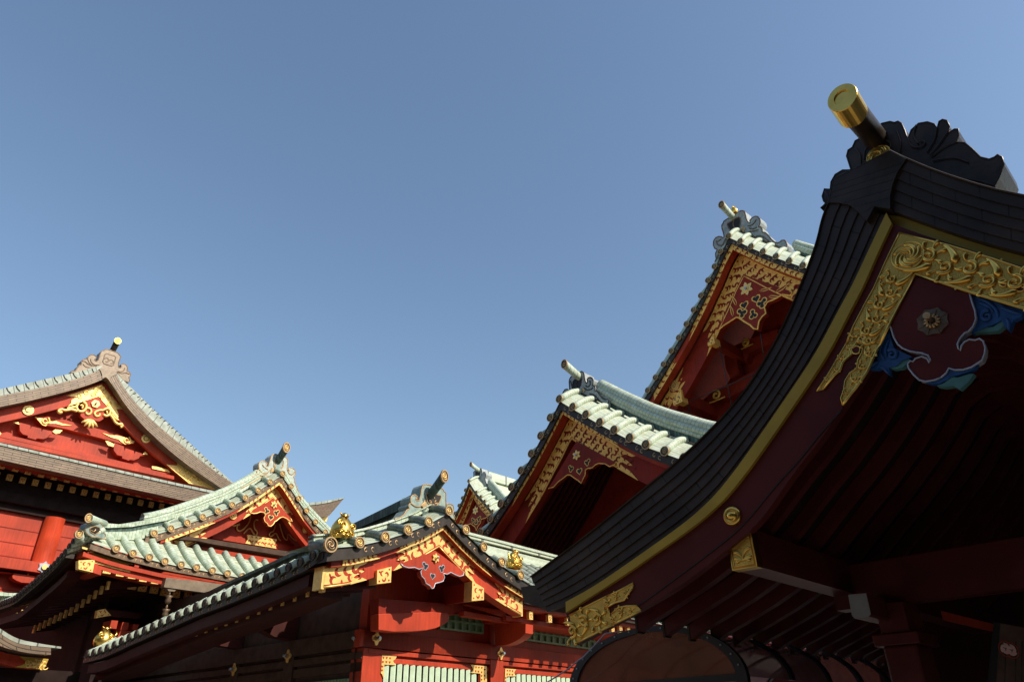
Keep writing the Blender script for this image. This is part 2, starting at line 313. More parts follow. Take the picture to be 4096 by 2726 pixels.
# ---------------------------------------------------------------- roof pieces
def rollpath(F, u, d, z, b, h, du=0, n=5):
    return [F.w(u+du*t, d-b*t, z+h*math.sin(t*math.pi/2*.9)/math.sin(math.pi/2*.9)) for t in [i/n for i in range(n+1)]]
def verge(root, F, cv, us, r, b, h, capk, roll, sheet, edge, ridge=None, left_kind=None, back=6., uend=None, soffit='dark_red', ap=0.):
    """tiled gable verge: caps + rolls + sheet between, descending ridge, roof body behind"""
    u0, u1 = uend if uend else (us[0]-.1, us[-1]+.1)
    mb = MB()
    U = usamp(u0, u1, .18, (ap,)); T = [i/5 for i in range(6)]
    rows = [[F.w(u, -b*t, cv(u)-.55*r+h*math.sin(t*1.41)/math.sin(1.41)) for t in T] for u in U]
    mb.grid(rows, sheet, True, [[(u*1., t*b) for t in T] for u in U], flip=True)
    for u in us: mb.tube(rollpath(F, u, 0, cv(u)-.05*r, b+.02, h), r*.74, roll, 12)
    # roof body behind the verge
    rows = [[F.w(u, -b, cv(u)+h-.55*r), F.w(u, -back, cv(u)+h-.55*r)] for u in U]; mb.grid(rows, sheet, False, [[(u, b), (u, back)] for u in U], flip=True)
    rows = [[F.w(u, -.12, cv(u)-3.2*r), F.w(u, -back, cv(u)-3.2*r)] for u in U]; mb.grid(rows, soffit, False)
    rf = mb.build('tile_roof', root)
    for u in us: cap(root, rf, F, u, .02, cv(u), r, capk if not left_kind or u > -.01 else left_kind)
    mb = MB(); band(mb, F, cv, .55*r, 2.6*r, u0, u1, -.35, -.03, edge, .18, ap)
    for a, c in zip(us, us[1:]):           # cast scroll ornament between the caps
        for t in (.36, .64):
            u = a+(c-a)*t; sg = 1 if t > .5 else -1
            mb.line(F, spiral((u, cv(u)-1.6*r), .08*r, .55*r, 0, .8, 8, sg), .09*r, -.03, 'bronze_rim')
    mb.build('verge_board', root)
    if ridge:
        off, w, ht, mtop, mside, ua, ub = ridge
        for sg, (x0, x1) in ((-1, (u0, ua)), (1, (ub, u1))):
            if abs(x1-x0) < .05: continue
            mb = MB()
            UU = usamp(x0, x1, .2)
            for (o1, o2, z1, z2, m) in ((off, off+w, 0, ht*.30, mside), (off+.05, off+w-.05, ht*.30, ht*.72, 'bronze_dark'), (off-.01, off+w+.01, ht*.74, ht*.92, mtop)):
                rows = []; uv = []
                for u in UU:
                    z = cv(u)+h
                    rows.append([F.w(u, -o2, z+z1), F.w(u, -o1, z+z1), F.w(u, -o1, z+z2), F.w(u, -(o1+o2)/2, z+z2+(.04 if z2 == ht else 0)), F.w(u, -o2, z+z2), F.w(u, -o2, z+z1)])
                    uv.append([(u, 0), (u, .1), (u, .2), (u, .3), (u, .4), (u, .5)])
                mb.grid(rows, m, False, uv, flip=True); mb.face([mb.verts(rows[0][:5])+i for i in range(5)][::-1], m); mb.face([mb.verts(rows[-1][:5])+i for i in range(5)], m)
            for o_, zz, rr in ((off+.03, .36, .10), (off+.03, .58, .14), (off+w*.45, .86, .27)): mb.tube([F.w(u, -o_, cv(u)+h+ht*zz) for u in UU], ht*rr, mtop, 10)
            mb.build('descending_ridge', root)
    return rf
def finial(root, F, k, outline, d, th, m, rim, hole=None, horn=None, hr=.12, hmat='patina', capk='gold', lines=(), lw=.012, holecol='bronze_dark', u=None, zs=1.3, name='ridge_finial', gem=None):
    mb = MB(); P = F.ps(k, outline, d); mb.prism(F, P, d-th, d, m)
    mb.line(F, P+[P[0]], lw, d+.002, rim)
    if hole: H = F.ps(k, hole, d+.004); mb.prism(F, H, d-.01, d+.006, holecol); mb.line(F, H+[H[0]], lw, d+.008, rim)
    if gem: mb.prism(F, F.ps(k, gem, d), d, d+.03, 'bronze_rim')
    for ln in lines: mb.line(F, smooth(F.ps(k, ln, d)), lw*.9, d+.012, rim)
    fo = mb.build(name, root, bevel=.006)
    if horn:
        base, tip = S(k, *horn); bu, bz = F.p(base, d); bu = bu if u is None else u
        bd, bz = F.pu(base, bu); td, tz = F.pu(tip, bu)
        mb = MB(); n = 14; K = 8; rings = []
        L = math.hypot(td-bd, tz-bz)
        for i in range(K+1):
            t = i/K; dd = bd-.25+(td-bd+.25)*t; zz = bz-.1+(tz-bz+.1)*(t**1.25)
            s_ = hr*(.88+.12*t)
            rings.append((mb.verts([F.w(bu+s_*math.cos(2*math.pi*j/n), dd, zz+s_*zs*math.sin(2*math.pi*j/n)) for j in range(n)]), t*L))
        for (a, la), (b_, lb) in zip(rings, rings[1:]):
            for j in range(n): q = (j+1) % n; mb.face([a+j, a+q, b_+q, b_+j], hmat, [(la, j*.03), (la, j*.03+.03), (lb, j*.03+.03), (lb, j*.03)], True)
        mb.face([rings[-1][0]+j for j in range(n)], hmat); h = mb.build('finial_horn', root, fo)
        cap(root, fo, F, bu, td+.01, tz, hr*1.08, capk, 'horn_cap', zs)
    return fo
def filigree(mb, F, cv, ua, ub, k1, k2, d, rows, size, gold='gold', hole='vermilion', prong=.45, border=True, flip=1):
    """pierced gold plate along a bargeboard from ua (apex side) to ub, with pointed prongs at the far end"""
    sg = 1 if ub > ua else -1; L = abs(ub-ua); um = ub-sg*min(prong, L*.45); W = k2-k1
    a, b = min(ua, um), max(ua, um)
    band(mb, F, cv, k1, k2, a, b, d, d+.015, gold, .15)
    for lo in (0, 1, 2):
        n = 9; rows_ = []; top = []; bot = []
        for i in range(n+1):
            e = i/n; u = um+(ub-um)*e*(1-.22*(lo == 1)); wv = W*.36*(1-e)**.75*(1+.22*math.sin(e*9+lo))
            c = (k1, (k1+k2)/2-wv/2, k2-wv)[lo]
            top.append((u, cv(u)-c)); bot.append((u, cv(u)-c-wv-.004))
        mb.prism(F, top+bot[::-1], d, d+.015, gold)
    if border:
        for kk in (k1+.02*W, k2-.05*W):
            pts = [(u, cv(u)-kk) for u in usamp(a, b, .15)]; mb.line(F, pts, .03*W+.003, d+.017, gold)
        pts = [(u, cv(u)-k2+.13*W) for u in usamp(a, b, .15)]; mb.line(F, pts, .008, d+.016, hole)
    n = int(L/size)
    for i in range(n):
        for r_ in range(rows):
            t = (i+.5+(.5 if r_ % 2 else 0))/n; u = ua+(ub-ua)*t
            if t > .97: continue
            fade = 1. if t < .7 else max(.45, 1-(t-.7)*1.9)
            kk = k1+W*(.10+.76*(r_+.5)/rows)
            sl = math.atan2(cv(u+.05)-cv(u-.05), .1); zc = cv(u)-kk
            ang = sl+(math.pi if sg > 0 else 0)*1+sg*flip*(.7-1.3*(r_+.5)/rows)+random.uniform(-.25, .25)
            rr = min(size*.50, W*.44/rows*1.3)*fade*random.uniform(.8, 1.1)
            P = crescent((u, zc), rr, ang+(math.pi if (i+r_) % 5 == 4 else 0)) if (i*3+r_) % 4 else leafpoly((u, zc), rr*1.6, rr*.35, ang+1.2, .3)
            mb.prism(F, P, d+.010, d+.019, hole)
def fil(root, *a, **k): mb = MB(); filigree(mb, *a, **k); return mb.build('gold_fitting', root)
def pendant(root, F, k, outline, d, th, m, rimm, rim_from=1, holes=(), hr=.05, star=None, sr=.09, lw=.012, side=None, holem='black', label=None):
    mb = MB(); P = F.ps(k, outline, d); mb.prism(F, P, d-th, d, m, side or m)
    q = P[rim_from:]; mb.line(F, q, lw, d+.003, rimm)
    for hx in holes:  # black shapes paint the darkness of openings; nothing is cut
        c = F.p(S(k, hx[:2])[0], d); r = hr*(hx[2] if len(hx) > 2 else 1); kind = hx[3] if len(hx) > 3 else 'tre'
        if kind == 'tre':
            a0 = hx[4] if len(hx) > 4 else 0
            for a in (a0, a0+2.4, a0-2.4):
                cc = (c[0]+r*.62*math.cos(a), c[1]+r*.62*math.sin(a)); mb.prism(F, arc(cc, r*.62, 0, 6.28*.98, 12), d, d+.004, rimm); mb.prism(F, arc(cc, r*.40, 0, 6.28*.98, 12), d, d+.009, holem)
            mb.prism(F, arc(c, r*.34, 0, 6.15, 8), d, d+.010, holem)
        elif kind == 'heart': mb.prism(F, heart(c, r*1.5), d, d+.004, rimm); mb.prism(F, heart(c, r*1.1), d, d+.008, holem)
        elif kind == 'leaf': mb.prism(F, leafpoly(c, r*3.2, r*.5, hx[4]), d, d+.004, rimm); mb.prism(F, leafpoly(c, r*2.7, r*.25, hx[4]), d, d+.008, m)
    o = mb.build('gable_pendant', root, label=label)
    if star:
        c = F.p(S(k, star)[0], d); mb = MB(); n = 6
        pts = []
        for i in range(n*4):
            a = math.pi/2+2*math.pi*i/(n*4); pts.append((c[0]+sr*(.78+.22*math.cos(a*n-math.pi*n/2))*math.cos(a), c[1]+sr*(.78+.22*math.cos(a*n-math.pi*n/2))*math.sin(a)))
        mb.prism(F, pts, d, d+.03, 'gold'); mb.prism(F, arc(c, sr*.36, 0, 6.1, 12), d+.03, d+.05, 'gold'); mb.tube([F.w(c[0], d+.04, c[1]), F.w(c[0], d+.10, c[1])], sr*.17, 'steel', 8)
        mb.build('star_boss', root, o)
    return o
def goldbox(root, parent, F, poly, d0, d1, gold='gold', hole='vermilion', name='rafter_cap', deep=.12, side=True):
    """pierced gold sleeve on a beam end: front face polygon (4 pts u,z) plus a sleeve"""
    mb = MB(); mb.prism(F, poly, d1-deep, d1, gold)
    cu = sum(p[0] for p in poly)/len(poly); cz = sum(p[1] for p in poly)/len(poly); r = min(max(p[0] for p in poly)-min(p[0] for p in poly), max(p[1] for p in poly)-min(p[1] for p in poly))/2
    for k in range(3): mb.prism(F, crescent((cu+.38*r*math.cos(k*2.09+.5), cz+.38*r*math.sin(k*2.09+.5)), r*.28, k*2.09+.9), d1, d1+.004, hole)
    for x, y in poly: q = (cu+(x-cu)*.68, cz+(y-cz)*.68); mb.prism(F, arc(q, r*.11, 0, 6, 6), d1, d1+.004, hole)
    return mb.build(name, root, parent)
def rosette(root, F, px, d, r, parent=None, name='rosette'):
    c = F.p(px, d); mb = MB(); mb.prism(F, arc(c, r, 0, 6.283*.96, 24), d, d+.03, 'gold'); mb.prism(F, arc(c, r*.55, 0, 6.283*.95, 18), d+.03, d+.05, 'gold')
    for k in range(12): a = k*math.pi/6; mb.prism(F, arc((c[0]+r*.76*math.cos(a), c[1]+r*.76*math.sin(a)), r*.07, 0, 6, 6), d+.03, d+.034, 'dark_red')
    mb.line(F, spiral(c, 0, r*.42, 0, 1.2, 12), r*.05, d+.05, 'bronze'); return mb.build(name, root, parent)
def flower(root, F, px, d, r):
    c = F.p(px, d); mb = MB(); pts = []
    for i in range(32):
        a = 2*math.pi*i/32; rr = r*(.62+.38*abs(math.cos(2*a))**1.6); pts.append((c[0]+rr*math.cos(a), c[1]+rr*math.sin(a)*1.15))
    mb.prism(F, pts, d, d+.02, 'gold'); mb.prism(F, arc(c, r*.42, 0, 6.1, 14), d+.02, d+.04, 'bronze_rim'); mb.tube([F.w(c[0], d+.03, c[1]), F.w(c[0], d+.11, c[1])], r*.24, 'steel', 10)
    return mb.build('flower_boss', root)
def oct_spans(us): return us

def gslab(mb, F, cv, k, uL, uR, zb, d0, d1, m):
    mb.prism(F, [(u, cv(u)-k) for u in usamp(uL, uR, .25, (0,))]+[(uR, zb), (uL, zb)], d0, d1, m)
def eave(root, F, cv, us, r, b, h, capk, roll, sheet, edge, fascia, u0, u1, d=0., hip=0.):
    """tiled eave line: caps, rolls running up the slope, roof sheet, edge board, fascia"""
    mb = MB(); U = usamp(u0, u1, .4); T = [i/4 for i in range(5)]
    g = lambda t: h*(.75*t+.25*t*t)
    H = lambda u, t: max(u, u0+hip*t)
    mb.grid([[F.w(H(u, t), d-b*t, cv(H(u, t))-.5*r+g(t)) for t in T] for u in U], sheet, True, [[(u, t*b) for t in T] for u in U], flip=True)
    for u in us:
        tm = min(1, max(.12, (u-u0)/hip)) if hip else 1
        mb.tube([F.w(u, d-b*t*tm, cv(u)+g(t*tm)) for t in T], r*.97, roll, 12)
    mb.grid([[F.w(u, d-.1, cv(u)-2.2*r), F.w(H(u, 1), d-b, cv(H(u, 1))-2.2*r+h*.5)] for u in U], fascia)
    rf = mb.build('tile_roof', root)
    for u in us: cap(root, rf, F, u, d+.015, cv(u), r, capk)
    mb = MB(); band(mb, F, cv, .6*r, 2.0*r, u0, u1, d-.2, d-.03, edge, .4)
    for a in us:
        for q in (.35, .65):
            u = a+(us[1]-us[0])*q; 
            if u0 < u < u1: mb.line(F, spiral((u, cv(u)-1.3*r), .06*r, .42*r, 0, .8, 7), .08*r, d-.03, 'bronze_rim')
    mb.build('eave_board', root)
    return rf
def rafters(root, F, cv, us, w, hh, d, L, rise, red, gold=True, capw=.04, hole='dark_red', capz=1.):
    for u in us:
        z = cv(u); mb = MB(); a = mb.verts([F.w(u+x*w, dd, z+y*hh+(rise if dd < d-.01 else 0)) for dd in (d, d-L) for x, y in ((-1, -1), (1, -1), (1, 1), (-1, 1))])
        for q in ((0, 1, 2, 3), (7, 6, 5, 4), (0, 4, 5, 1), (1, 5, 6, 2), (2, 6, 7, 3), (3, 7, 4, 0)): mb.face([a+i for i in q], red)
        rf = mb.build('rafter', root)
        if gold: goldbox(root, rf, F, [(u-w*1.12, z-hh*1.12), (u+w*1.12, z-hh*1.12), (u+w*1.12, z+hh*1.12), (u-w*1.12, z+hh*1.12)], d-.02, d+.015, 'gold', hole, 'rafter_cap', capw)
def posbox(mb, F, k, a, b, d0, d1, m, zt=None, zb=None):   # box from two pixel corners on plane d1
    p, q = F.ps(k, [a, b], d1); z1 = p[1] if zt is None else zt; z0 = q[1] if zb is None else zb
    mb.fbox(F, min(p[0], q[0]), max(p[0], q[0]), d0, d1, min(z0, z1), max(z0, z1), m); return p, q
def px(mb, F, k, poly, d, th, m, side=None): mb.prism(F, F.ps(k, poly, d), d-th, d, m, side)
def spaced(a, b, s): n = int(abs(b-a)/s); return [a+(b-a)*i/n for i in range(n+1)]
def base_of(F, u, d): p = F.w(u, d, 0); return (p.x, p.y, 0)
# ================================================================ ground
mb = MB(); n = 24
b0 = mb.verts([(600*math.cos(2*math.pi*i/n), 600*math.sin(2*math.pi*i/n), 0) for i in range(n)]); mb.face([b0+i for i in range(n)], 'gravel', [(0, 0)]*n)
g = mb.build('ground'); g['kind'] = 'structure'; g['label'] = 'pale gravel courtyard ground'
# unseen halls added to cut the sky fill on shaded eaves
def sky_blocker(name, label, x0, x1, y0, y1, h):
    t = thing(name, label, 'building', ((x0+x1)/2, (y0+y1)/2, 0)); Z = Frame(90, origin=Vector((0, 0, 0)))
    mb = MB(); mb.box(((x0+x1)/2, (y0+y1)/2, h/2), Vector((abs(x1-x0)/2, 0, 0)), Vector((0, abs(y1-y0)/2, 0)), Vector((0, 0, h/2)), 'brown_wood'); mb.build('wall', t)
    xm, ym = (x0+x1)/2, (y0+y1)/2; a, b = abs(x1-x0)/2+1.2, abs(y1-y0)/2+1.2; mb = MB()
    v = mb.verts([(xm-a, ym-b, h), (xm+a, ym-b, h), (xm+a, ym+b, h), (xm-a, ym+b, h), (xm-a*.7, ym, h+3), (xm+a*.7, ym, h+3)])
    for f in ((0, 1, 5, 4), (1, 2, 5), (2, 3, 4, 5), (3, 0, 4), (3, 2, 1, 0)): mb.face([v+q for q in f], 'patina_dark')
    mb.build('roof', t)
sky_blocker('sky_blocker_hall', 'unseen hall added behind the viewer to block sky light', -40, 26, -26, -12, 18)
sky_blocker('sky_blocker_hall', 'unseen hall added on the far left to block sky light', -46, -32, -10, 14, 16)
sky_blocker('sky_blocker_hall', 'unseen hall added on the far right to block sky light', 26, 36, -30, 6, 17)
# ================================================================ C: corner building with the lit front
FC = Frame(41, S('z4', (1172, 410))[0], 13)
C = thing('corridor_building', 'low red corridor building with green slat windows and gabled corner roof', 'building', base_of(FC, 0, -2))
ccap = FC.ps('z4', [(567, 625), (740, 588), (893, 540), (1035, 485), (1172, 410), (1287, 538), (1407, 655), (1530, 757), (1657, 845)])
ccor = FC.ps('z4', [(370, 640)])[0]
cvC = Curve(ccap+[ccor, (2.7, -1.03), (9, -1.03)]); usC = [p[0] for p in ccap]
verge(C, FC, cvC, usC, capr(FC, 'z4', 893, 505, 580), .43, .13, 'gold', 'patina_mid', 'patina_sheet', 'bronze_dark', (.43, .15, .10, 'patina_pale', 'patina', -.02, .02), back=1.3, uend=(ccor[0], 2.35))
# ridge running back from the finial
mb = MB(); d1, zt = FC.pu(S('z4', (945, 290))[0], -.12)
zr = FC.pu(S('z4', (945, 330))[0], -.12)[1]
FR = Frame(131, origin=FC.w(0, -.5, 0))
pxband(mb, FR, 's', [(1690, 1955), (1658, 1971), (1407, 2095), (1290, 2150), (1100, 2240), (900, 2331), (800, 2380), (690, 2428)], [(1690, 2000), (1658, 2012), (1407, 2122), (1290, 2170), (1100, 2252), (900, 2342), (800, 2390), (690, 2436)], .20, .4, 'patina_dark', 30, 1)
pxband(mb, FR, 's', [(1690, 2000), (1658, 2012), (1407, 2122), (1290, 2170), (1100, 2252)], [(1690, 2050), (1658, 2062), (1407, 2150), (1290, 2190), (1100, 2265)], .13, .26, 'patina_dark', 30, 1)
pxband(mb, FR, 's', [(1690, 2030), (1658, 2042), (1407, 2140), (1290, 2180)], [(1690, 2060), (1658, 2072), (1407, 2157), (1290, 2195)], .22, .5, 'patina_dark', 30, 1)
mb.build('main_ridge', C)
finial(C, FC, 'y1', [(100, 975), (130, 885), (200, 880), (260, 830), (310, 755), (350, 735), (335, 690), (350, 655), (378, 650), (368, 600), (375, 555), (400, 520), (440, 510), (478, 540), (482, 580), (455, 562), (450, 582), (475, 608), (510, 600), (530, 520), (545, 430), (560, 380), (580, 345), (620, 340), (680, 352), (770, 380), (850, 395), (890, 420), (905, 455), (935, 480), (935, 690), (950, 657), (1000, 652), (1050, 680), (1062, 740), (1042, 800), (1072, 860), (1075, 905), (960, 860), (900, 770), (700, 770), (450, 870), (300, 920)],
       -.47, .28, 'patina_finial', 'bronze_rim', [(620, 500), (650, 482), (750, 500), (848, 520), (856, 560), (830, 630), (780, 688), (740, 668), (690, 672), (640, 640), (622, 560)], ((765, 450), (903, 215)), .087, 'patina_dark', 'gold',
       [[(378, 650), (440, 700), (520, 700), (570, 650), (590, 600)], [(655, 600), (690, 610), (700, 640), (670, 640)], [(770, 600), (745, 630), (760, 660), (790, 640)], [(700, 570), (725, 540), (750, 570)]], .013, u=0.0, gem=[(590, 620), (620, 680), (600, 735), (570, 740), (535, 690)])
mb = MB(); band(mb, FC, cvC, .20, .315, ccor[0]+.15, 2.28, -.34, -.12, 'vermilion'); mb.build('bargeboard', C)
mb = MB(); band(mb, FC, cvC, .28, .60, -2.28, 2.18, -.42, -.22, 'vermilion'); bb = mb.build('bargeboard', C)
mb = MB()
for ub in (-1.02, 1.25): fil(C, FC, cvC, 0, ub, .205, .315, -.118, 1, .085, prong=.25, border=False)
for ub in (-.98, .95): fil(C, FC, cvC, 0, ub, .30, .60, -.215, 2, .13, prong=.28)
fil(C, FC, cvC, -2.28, -1.5, .31, .60, -.215, 2, .14, prong=.3); fil(C, FC, cvC, 2.18, 1.45, .31, .60, -.215, 2, .14, prong=.3)
fil(C, FC, cvC, -2.05, -1.35, .205, .315, -.118, 1, .085, prong=.2, border=False); fil(C, FC, cvC, 2.28, 1.6, .205, .315, -.118, 1, .085, prong=.2, border=False)
mb.fbox(FC, -2.32, -2.27, -.42, -.2, cvC(-2.3)-.61, cvC(-2.3)-.28, 'gold'); mb.build('gold_fitting', C); mb = MB(); mb.fbox(FC, 2.17, 2.22, -.42, -.2, cvC(2.2)-.61, cvC(2.2)-.28, 'gold')
mb.build('gold_fitting', C)
pendant(C, FC, 'z4', [(1085, 678), (1278, 820), (1276, 845), (1250, 853), (1222, 842), (1190, 825), (1165, 838), (1140, 832), (1148, 860), (1138, 885), (1115, 893), (1085, 900), (1075, 930), (1062, 936), (1048, 915), (1022, 900), (1012, 870), (992, 850), (986, 820), (1000, 795), (975, 805), (945, 792), (905, 795), (870, 785), (850, 765)], -.19, .10, 'vermilion', 'silver_rim', 1,
        [(1016, 780, 1, 'tre', 2.4), (1130, 797, 1, 'tre', .7), (1067, 850, .7, 'heart')], .062, (1083, 730), .085, .010)
W = -1.25; zt0 = -3.9
uL = FC.ps('zC', [(150, 430)], W)[0][0]
# walls
mb = MB(); gslab(mb, FC, cvC, .12, uL+.05, 9, zt0, W-.2, W-.06, 'vermilion'); mb.build('wall', C)
mb = MB(); p, q = posbox(mb, FC, 'zC', (150, 430), (2356, 620), W-.1, W+.05, 'vermilion', zb=FC.ps('zC', [(320, 632)], W+.05)[0][1]); 
zb1 = FC.ps('zC', [(320, 632)], W+.05)[0][1]; mb.fbox(FC, uL-.12, 9.5, W-.1, W+.05, zb1, p[1], 'vermilion')
z_a, z_b, z_c, z_d = [FC.ps('zC', [(600, y)], W)[0][1] for y in (668, 722, 748, 815)]
mb.fbox(FC, uL+.1, 9.5, W-.1, W+.03, z_b, z_a-.01, 'vermilion'); mb.fbox(FC, uL+.1, 9.5, W-.1, W-.005, z_d+.02, z_c, 'vermilion')
mb.build('beam', C, bevel=.008)
uP = FC.ps('zC', [(325, 700)], W)[0][0]; 
mb = MB(); mb.fbox(FC, uL, uP, W-.3, W+.02, zt0, zb1, 'vermilion'); mb.build('pillar', C, bevel=.01)
ua, ub = [q[0] for q in FC.ps('zC', [(190, 200), (300, 200)], W)]; mb = MB(); mb.fbox(FC, ua, ub, W-.2, W, p[1], -.9, 'vermilion'); mb.build('pillar', C)
uA, uB = [q[0] for q in FC.ps('zC', [(1465, 780), (1600, 780)], W+.02)]
mb = MB(); mb.fbox(FC, uA, uB, W-.3, W+.04, zt0, zb1, 'vermilion'); mb.build('pillar', C, bevel=.01)
mb = MB(); mb.fbox(FC, uA+.03, uB-.03, W-.2, W+.0, p[1], -1.0, 'vermilion'); mb.build('pillar', C)
# windows with upright pale green slats
def window(name, x0, x1, ytop, slx, plates, hearts, zt):
    wf = MB(); u0_, u1_ = [q[0] for q in FC.ps('zC', [(x0, ytop), (x1, ytop)], W)]; zt_ = FC.ps('zC', [((x0+x1)/2, ytop)], W)[0][1]
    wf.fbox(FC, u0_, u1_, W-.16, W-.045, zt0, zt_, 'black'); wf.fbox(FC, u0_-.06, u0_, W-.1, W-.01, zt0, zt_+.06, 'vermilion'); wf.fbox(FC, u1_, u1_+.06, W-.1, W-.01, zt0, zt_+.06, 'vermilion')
    wf.fbox(FC, u0_-.06, u1_+.06, W-.1, W-.01, zt_, zt_+.06, 'vermilion'); o = wf.build('window', C)
    for a, b in slx:
        (ua, za), (ub, zb) = FC.ps('zC', [(a, ytop), (b, ytop)], W-.0); s = MB(); m_ = (ua+ub)/2; h_ = (ub-ua)/2
        s.prism(Frame(0, origin=Vector((0, 0, 0))), [(0, 0)], 0, 0, 'slat_green') if False else None
        v = s.verts([FC.w(x, dd, z) for z in (zt0, zt_-.012) for x, dd in ((m_-h_, W-.025), (m_+h_*.25, W-.0), (m_+h_, W-.015), (m_+h_, W-.03))])
        for qd in ((0, 1, 5, 4), (1, 2, 6, 5), (2, 3, 7, 6), (3, 0, 4, 7), (4, 5, 6, 7)): s.face([v+i for i in qd], 'slat_green')
        s.build('slat', C, o)
    for pl, hs in zip(plates, hearts):
        m = MB(); m.prism(FC, FC.ps('zC', pl, W), W-.002, W+.014, 'gold')
        for hx in hs: m.prism(FC, heart(FC.ps('zC', [hx], W+.014)[0], .022), W+.010, W+.018, 'vermilion')
        m.build('gold_corner', C, o)
window('w', 352, 1352, 812, [(368, 415), (438, 487), (507, 553), (575, 622), (643, 690), (712, 757), (780, 824), (845, 889), (908, 952), (972, 1017), (1039, 1081), (1102, 1144), (1165, 1206), (1226, 1266), (1284, 1330)],
       [[(330, 700), (487, 712), (470, 742), (445, 762), (460, 790), (475, 806), (355, 800), (350, 880), (345, 940), (330, 900), (318, 890), (325, 800)], [(1262, 803), (1425, 818), (1430, 1100), (1365, 1100), (1360, 895), (1258, 885), (1290, 870), (1285, 840)]],
       [[(350, 728), (385, 729), (420, 733), (345, 772), (380, 772), (415, 775), (338, 820), (335, 860)], [(1320, 827), (1350, 830), (1380, 833), (1410, 852), (1315, 868), (1345, 872), (1378, 880), (1378, 918), (1408, 915), (1378, 957), (1408, 953), (1408, 1000)]], 0)
window('w', 1632, 2900, 932, [(1642+56*i-.6*i*i*.5, 1642+56*i-.6*i*i*.5+38-.2*i) for i in range(15)],
       [[(1622, 842), (1735, 850), (1720, 872), (1712, 890), (1735, 922), (1640, 925), (1632, 950), (1625, 1010), (1612, 1010)]], [[(1648, 862), (1675, 865), (1702, 868), (1645, 900), (1672, 902), (1700, 905), (1630, 940), (1628, 975)]], 0)
# lattice panels
def lattice(poly, cols, rows, d):
    P = FC.ps('zC', poly, d); m = MB(); m.prism(FC, P, d-.06, d-.045, 'lattice_green')
    (u0, z0), (u1, z1), (u2, z2), (u3, z3) = P; B = lambda s, t: ((u0+(u1-u0)*s)*(1-t)+(u3+(u2-u3)*s)*t, (z0+(z1-z0)*s)*(1-t)+(z3+(z2-z3)*s)*t)
    for i in range(cols+1): s = i/cols; w = .12/cols; m.prism(FC, [B(s-w, 0), B(s+w, 0), B(s+w, 1), B(s-w, 1)], d-.05, d+.0, 'lattice_green')
    for j in range(rows+1): t = j/rows; w = .11/rows; m.prism(FC, [B(-.02, t-w), B(1.02, t-w), B(1.02, t+w), B(-.02, t+w)], d-.05, d+.003, 'lattice_green')
    m.build('lattice_panel', C)
lattice([(955, 238), (1395, 296), (1393, 470), (955, 420)], 6, 2, W+.02); lattice([(1790, 368), (2560, 480), (2560, 640), (1790, 530)], 12, 2, W+.02)
# brackets, purlins, rafters
mb = MB(); px(mb, FC, 'zC', [(300, 270), (860, 250), (1030, 262), (1040, 285), (1035, 335), (1010, 365), (975, 385), (900, 420), (800, 442), (650, 455), (460, 458), (300, 438)], -.80, .22, 'vermilion'); mb.build('bracket', C, bevel=.01)
mb = MB(); px(mb, FC, 'zC', [(300, 110), (1190, 175), (1198, 268), (1045, 278), (300, 268)], -.84, .22, 'dark_red'); mb.build('beam', C)
mb = MB(); px(mb, FC, 'zC', [(1195, 240), (1630, 318), (1900, 350), (1915, 390), (1840, 392), (1195, 290)], -.70, .14, 'vermilion'); px(mb, FC, 'zC', [(1215, 172), (1630, 240), (1632, 315)], -.68, .10, 'vermilion'); mb.build('beam', C)
FP = Frame(221, origin=FC.w(uA+.04, 0, 0)); prof = [FC.pu(q, uA+.04) for q in S('zC', (1515, 320), (1840, 375), (1838, 470), (1812, 500), (1775, 532), (1720, 562), (1660, 588), (1600, 602), (1520, 600))]
mb = MB(); FQ = Frame(131, origin=FC.w(uA+.04, 0, 0))
for a in [1]:
    pr = prof; n = len(pr); va = mb.verts([FC.w(uA+.04, d, z) for d, z in pr]); vb = mb.verts([FC.w(uA+.26, d, z) for d, z in pr])
    mb.face([va+i for i in range(n)], 'vermilion'); mb.face([vb+n-1-i for i in range(n)], 'vermilion')
    for i in range(n): j = (i+1) % n; mb.face([va+j, va+i, vb+i, vb+j], 'vermilion')
mb.build('bracket', C)
for poly in ([(693, 810), (790, 786), (785, 893), (690, 903)], [(1337, 885), (1415, 932), (1415, 1012), (1332, 1018)]):
    P = FC.ps('z4', poly, -.16); cu = sum(p[0] for p in P)/4; cz = sum(p[1] for p in P)/4; mb = MB(); mb.prism(FC, [(cu+(u-cu)*.93, cz+(z-cz)*.93) for u, z in P], -3.2, -.24, 'dark_red'); o = mb.build('purlin', C); goldbox(C, o, FC, P, -.4, -.16, name='gold_cap', deep=.2)
cvr = Curve([(p[0], p[1]) for p in FC.ps('zC', [(1890, 288), (2285, 350)], -.35)])
ur = [p[0] for p in FC.ps('zC', [(1675, 258), (1890, 288), (2090, 318), (2285, 350)], -.35)]; ur += [ur[-1]+.32*i for i in range(1, 12)]
rafters(C, FC, cvr, ur[1:], .05, .065, -.35, .95, .22, 'vermilion', capw=.07)
zm = cvr(ur[2])
mb = MB(); mb.fbox(FC, 2.25, 9, -.62, -.30, zm+.09, zm+.16, 'vermilion'); mb.fbox(FC, 2.25, 9, -.9, -.2, zm+.165, zm+.21, 'bronze_dark')
mb.fbox(FC, 2.2, 9, W, -.6, zm-.10, zm-.02, 'vermilion'); mb.build('eave_beam', C)
zr1, zr2, zr3, zr4 = [FC.p(S(k, q)[0], -2.05)[1] for k, q in (('s', (1960, 2150)), ('y6', (0, 95)), ('y6', (0, 160)), ('y6', (0, 360)))]
mb = MB(); u9 = 1.0
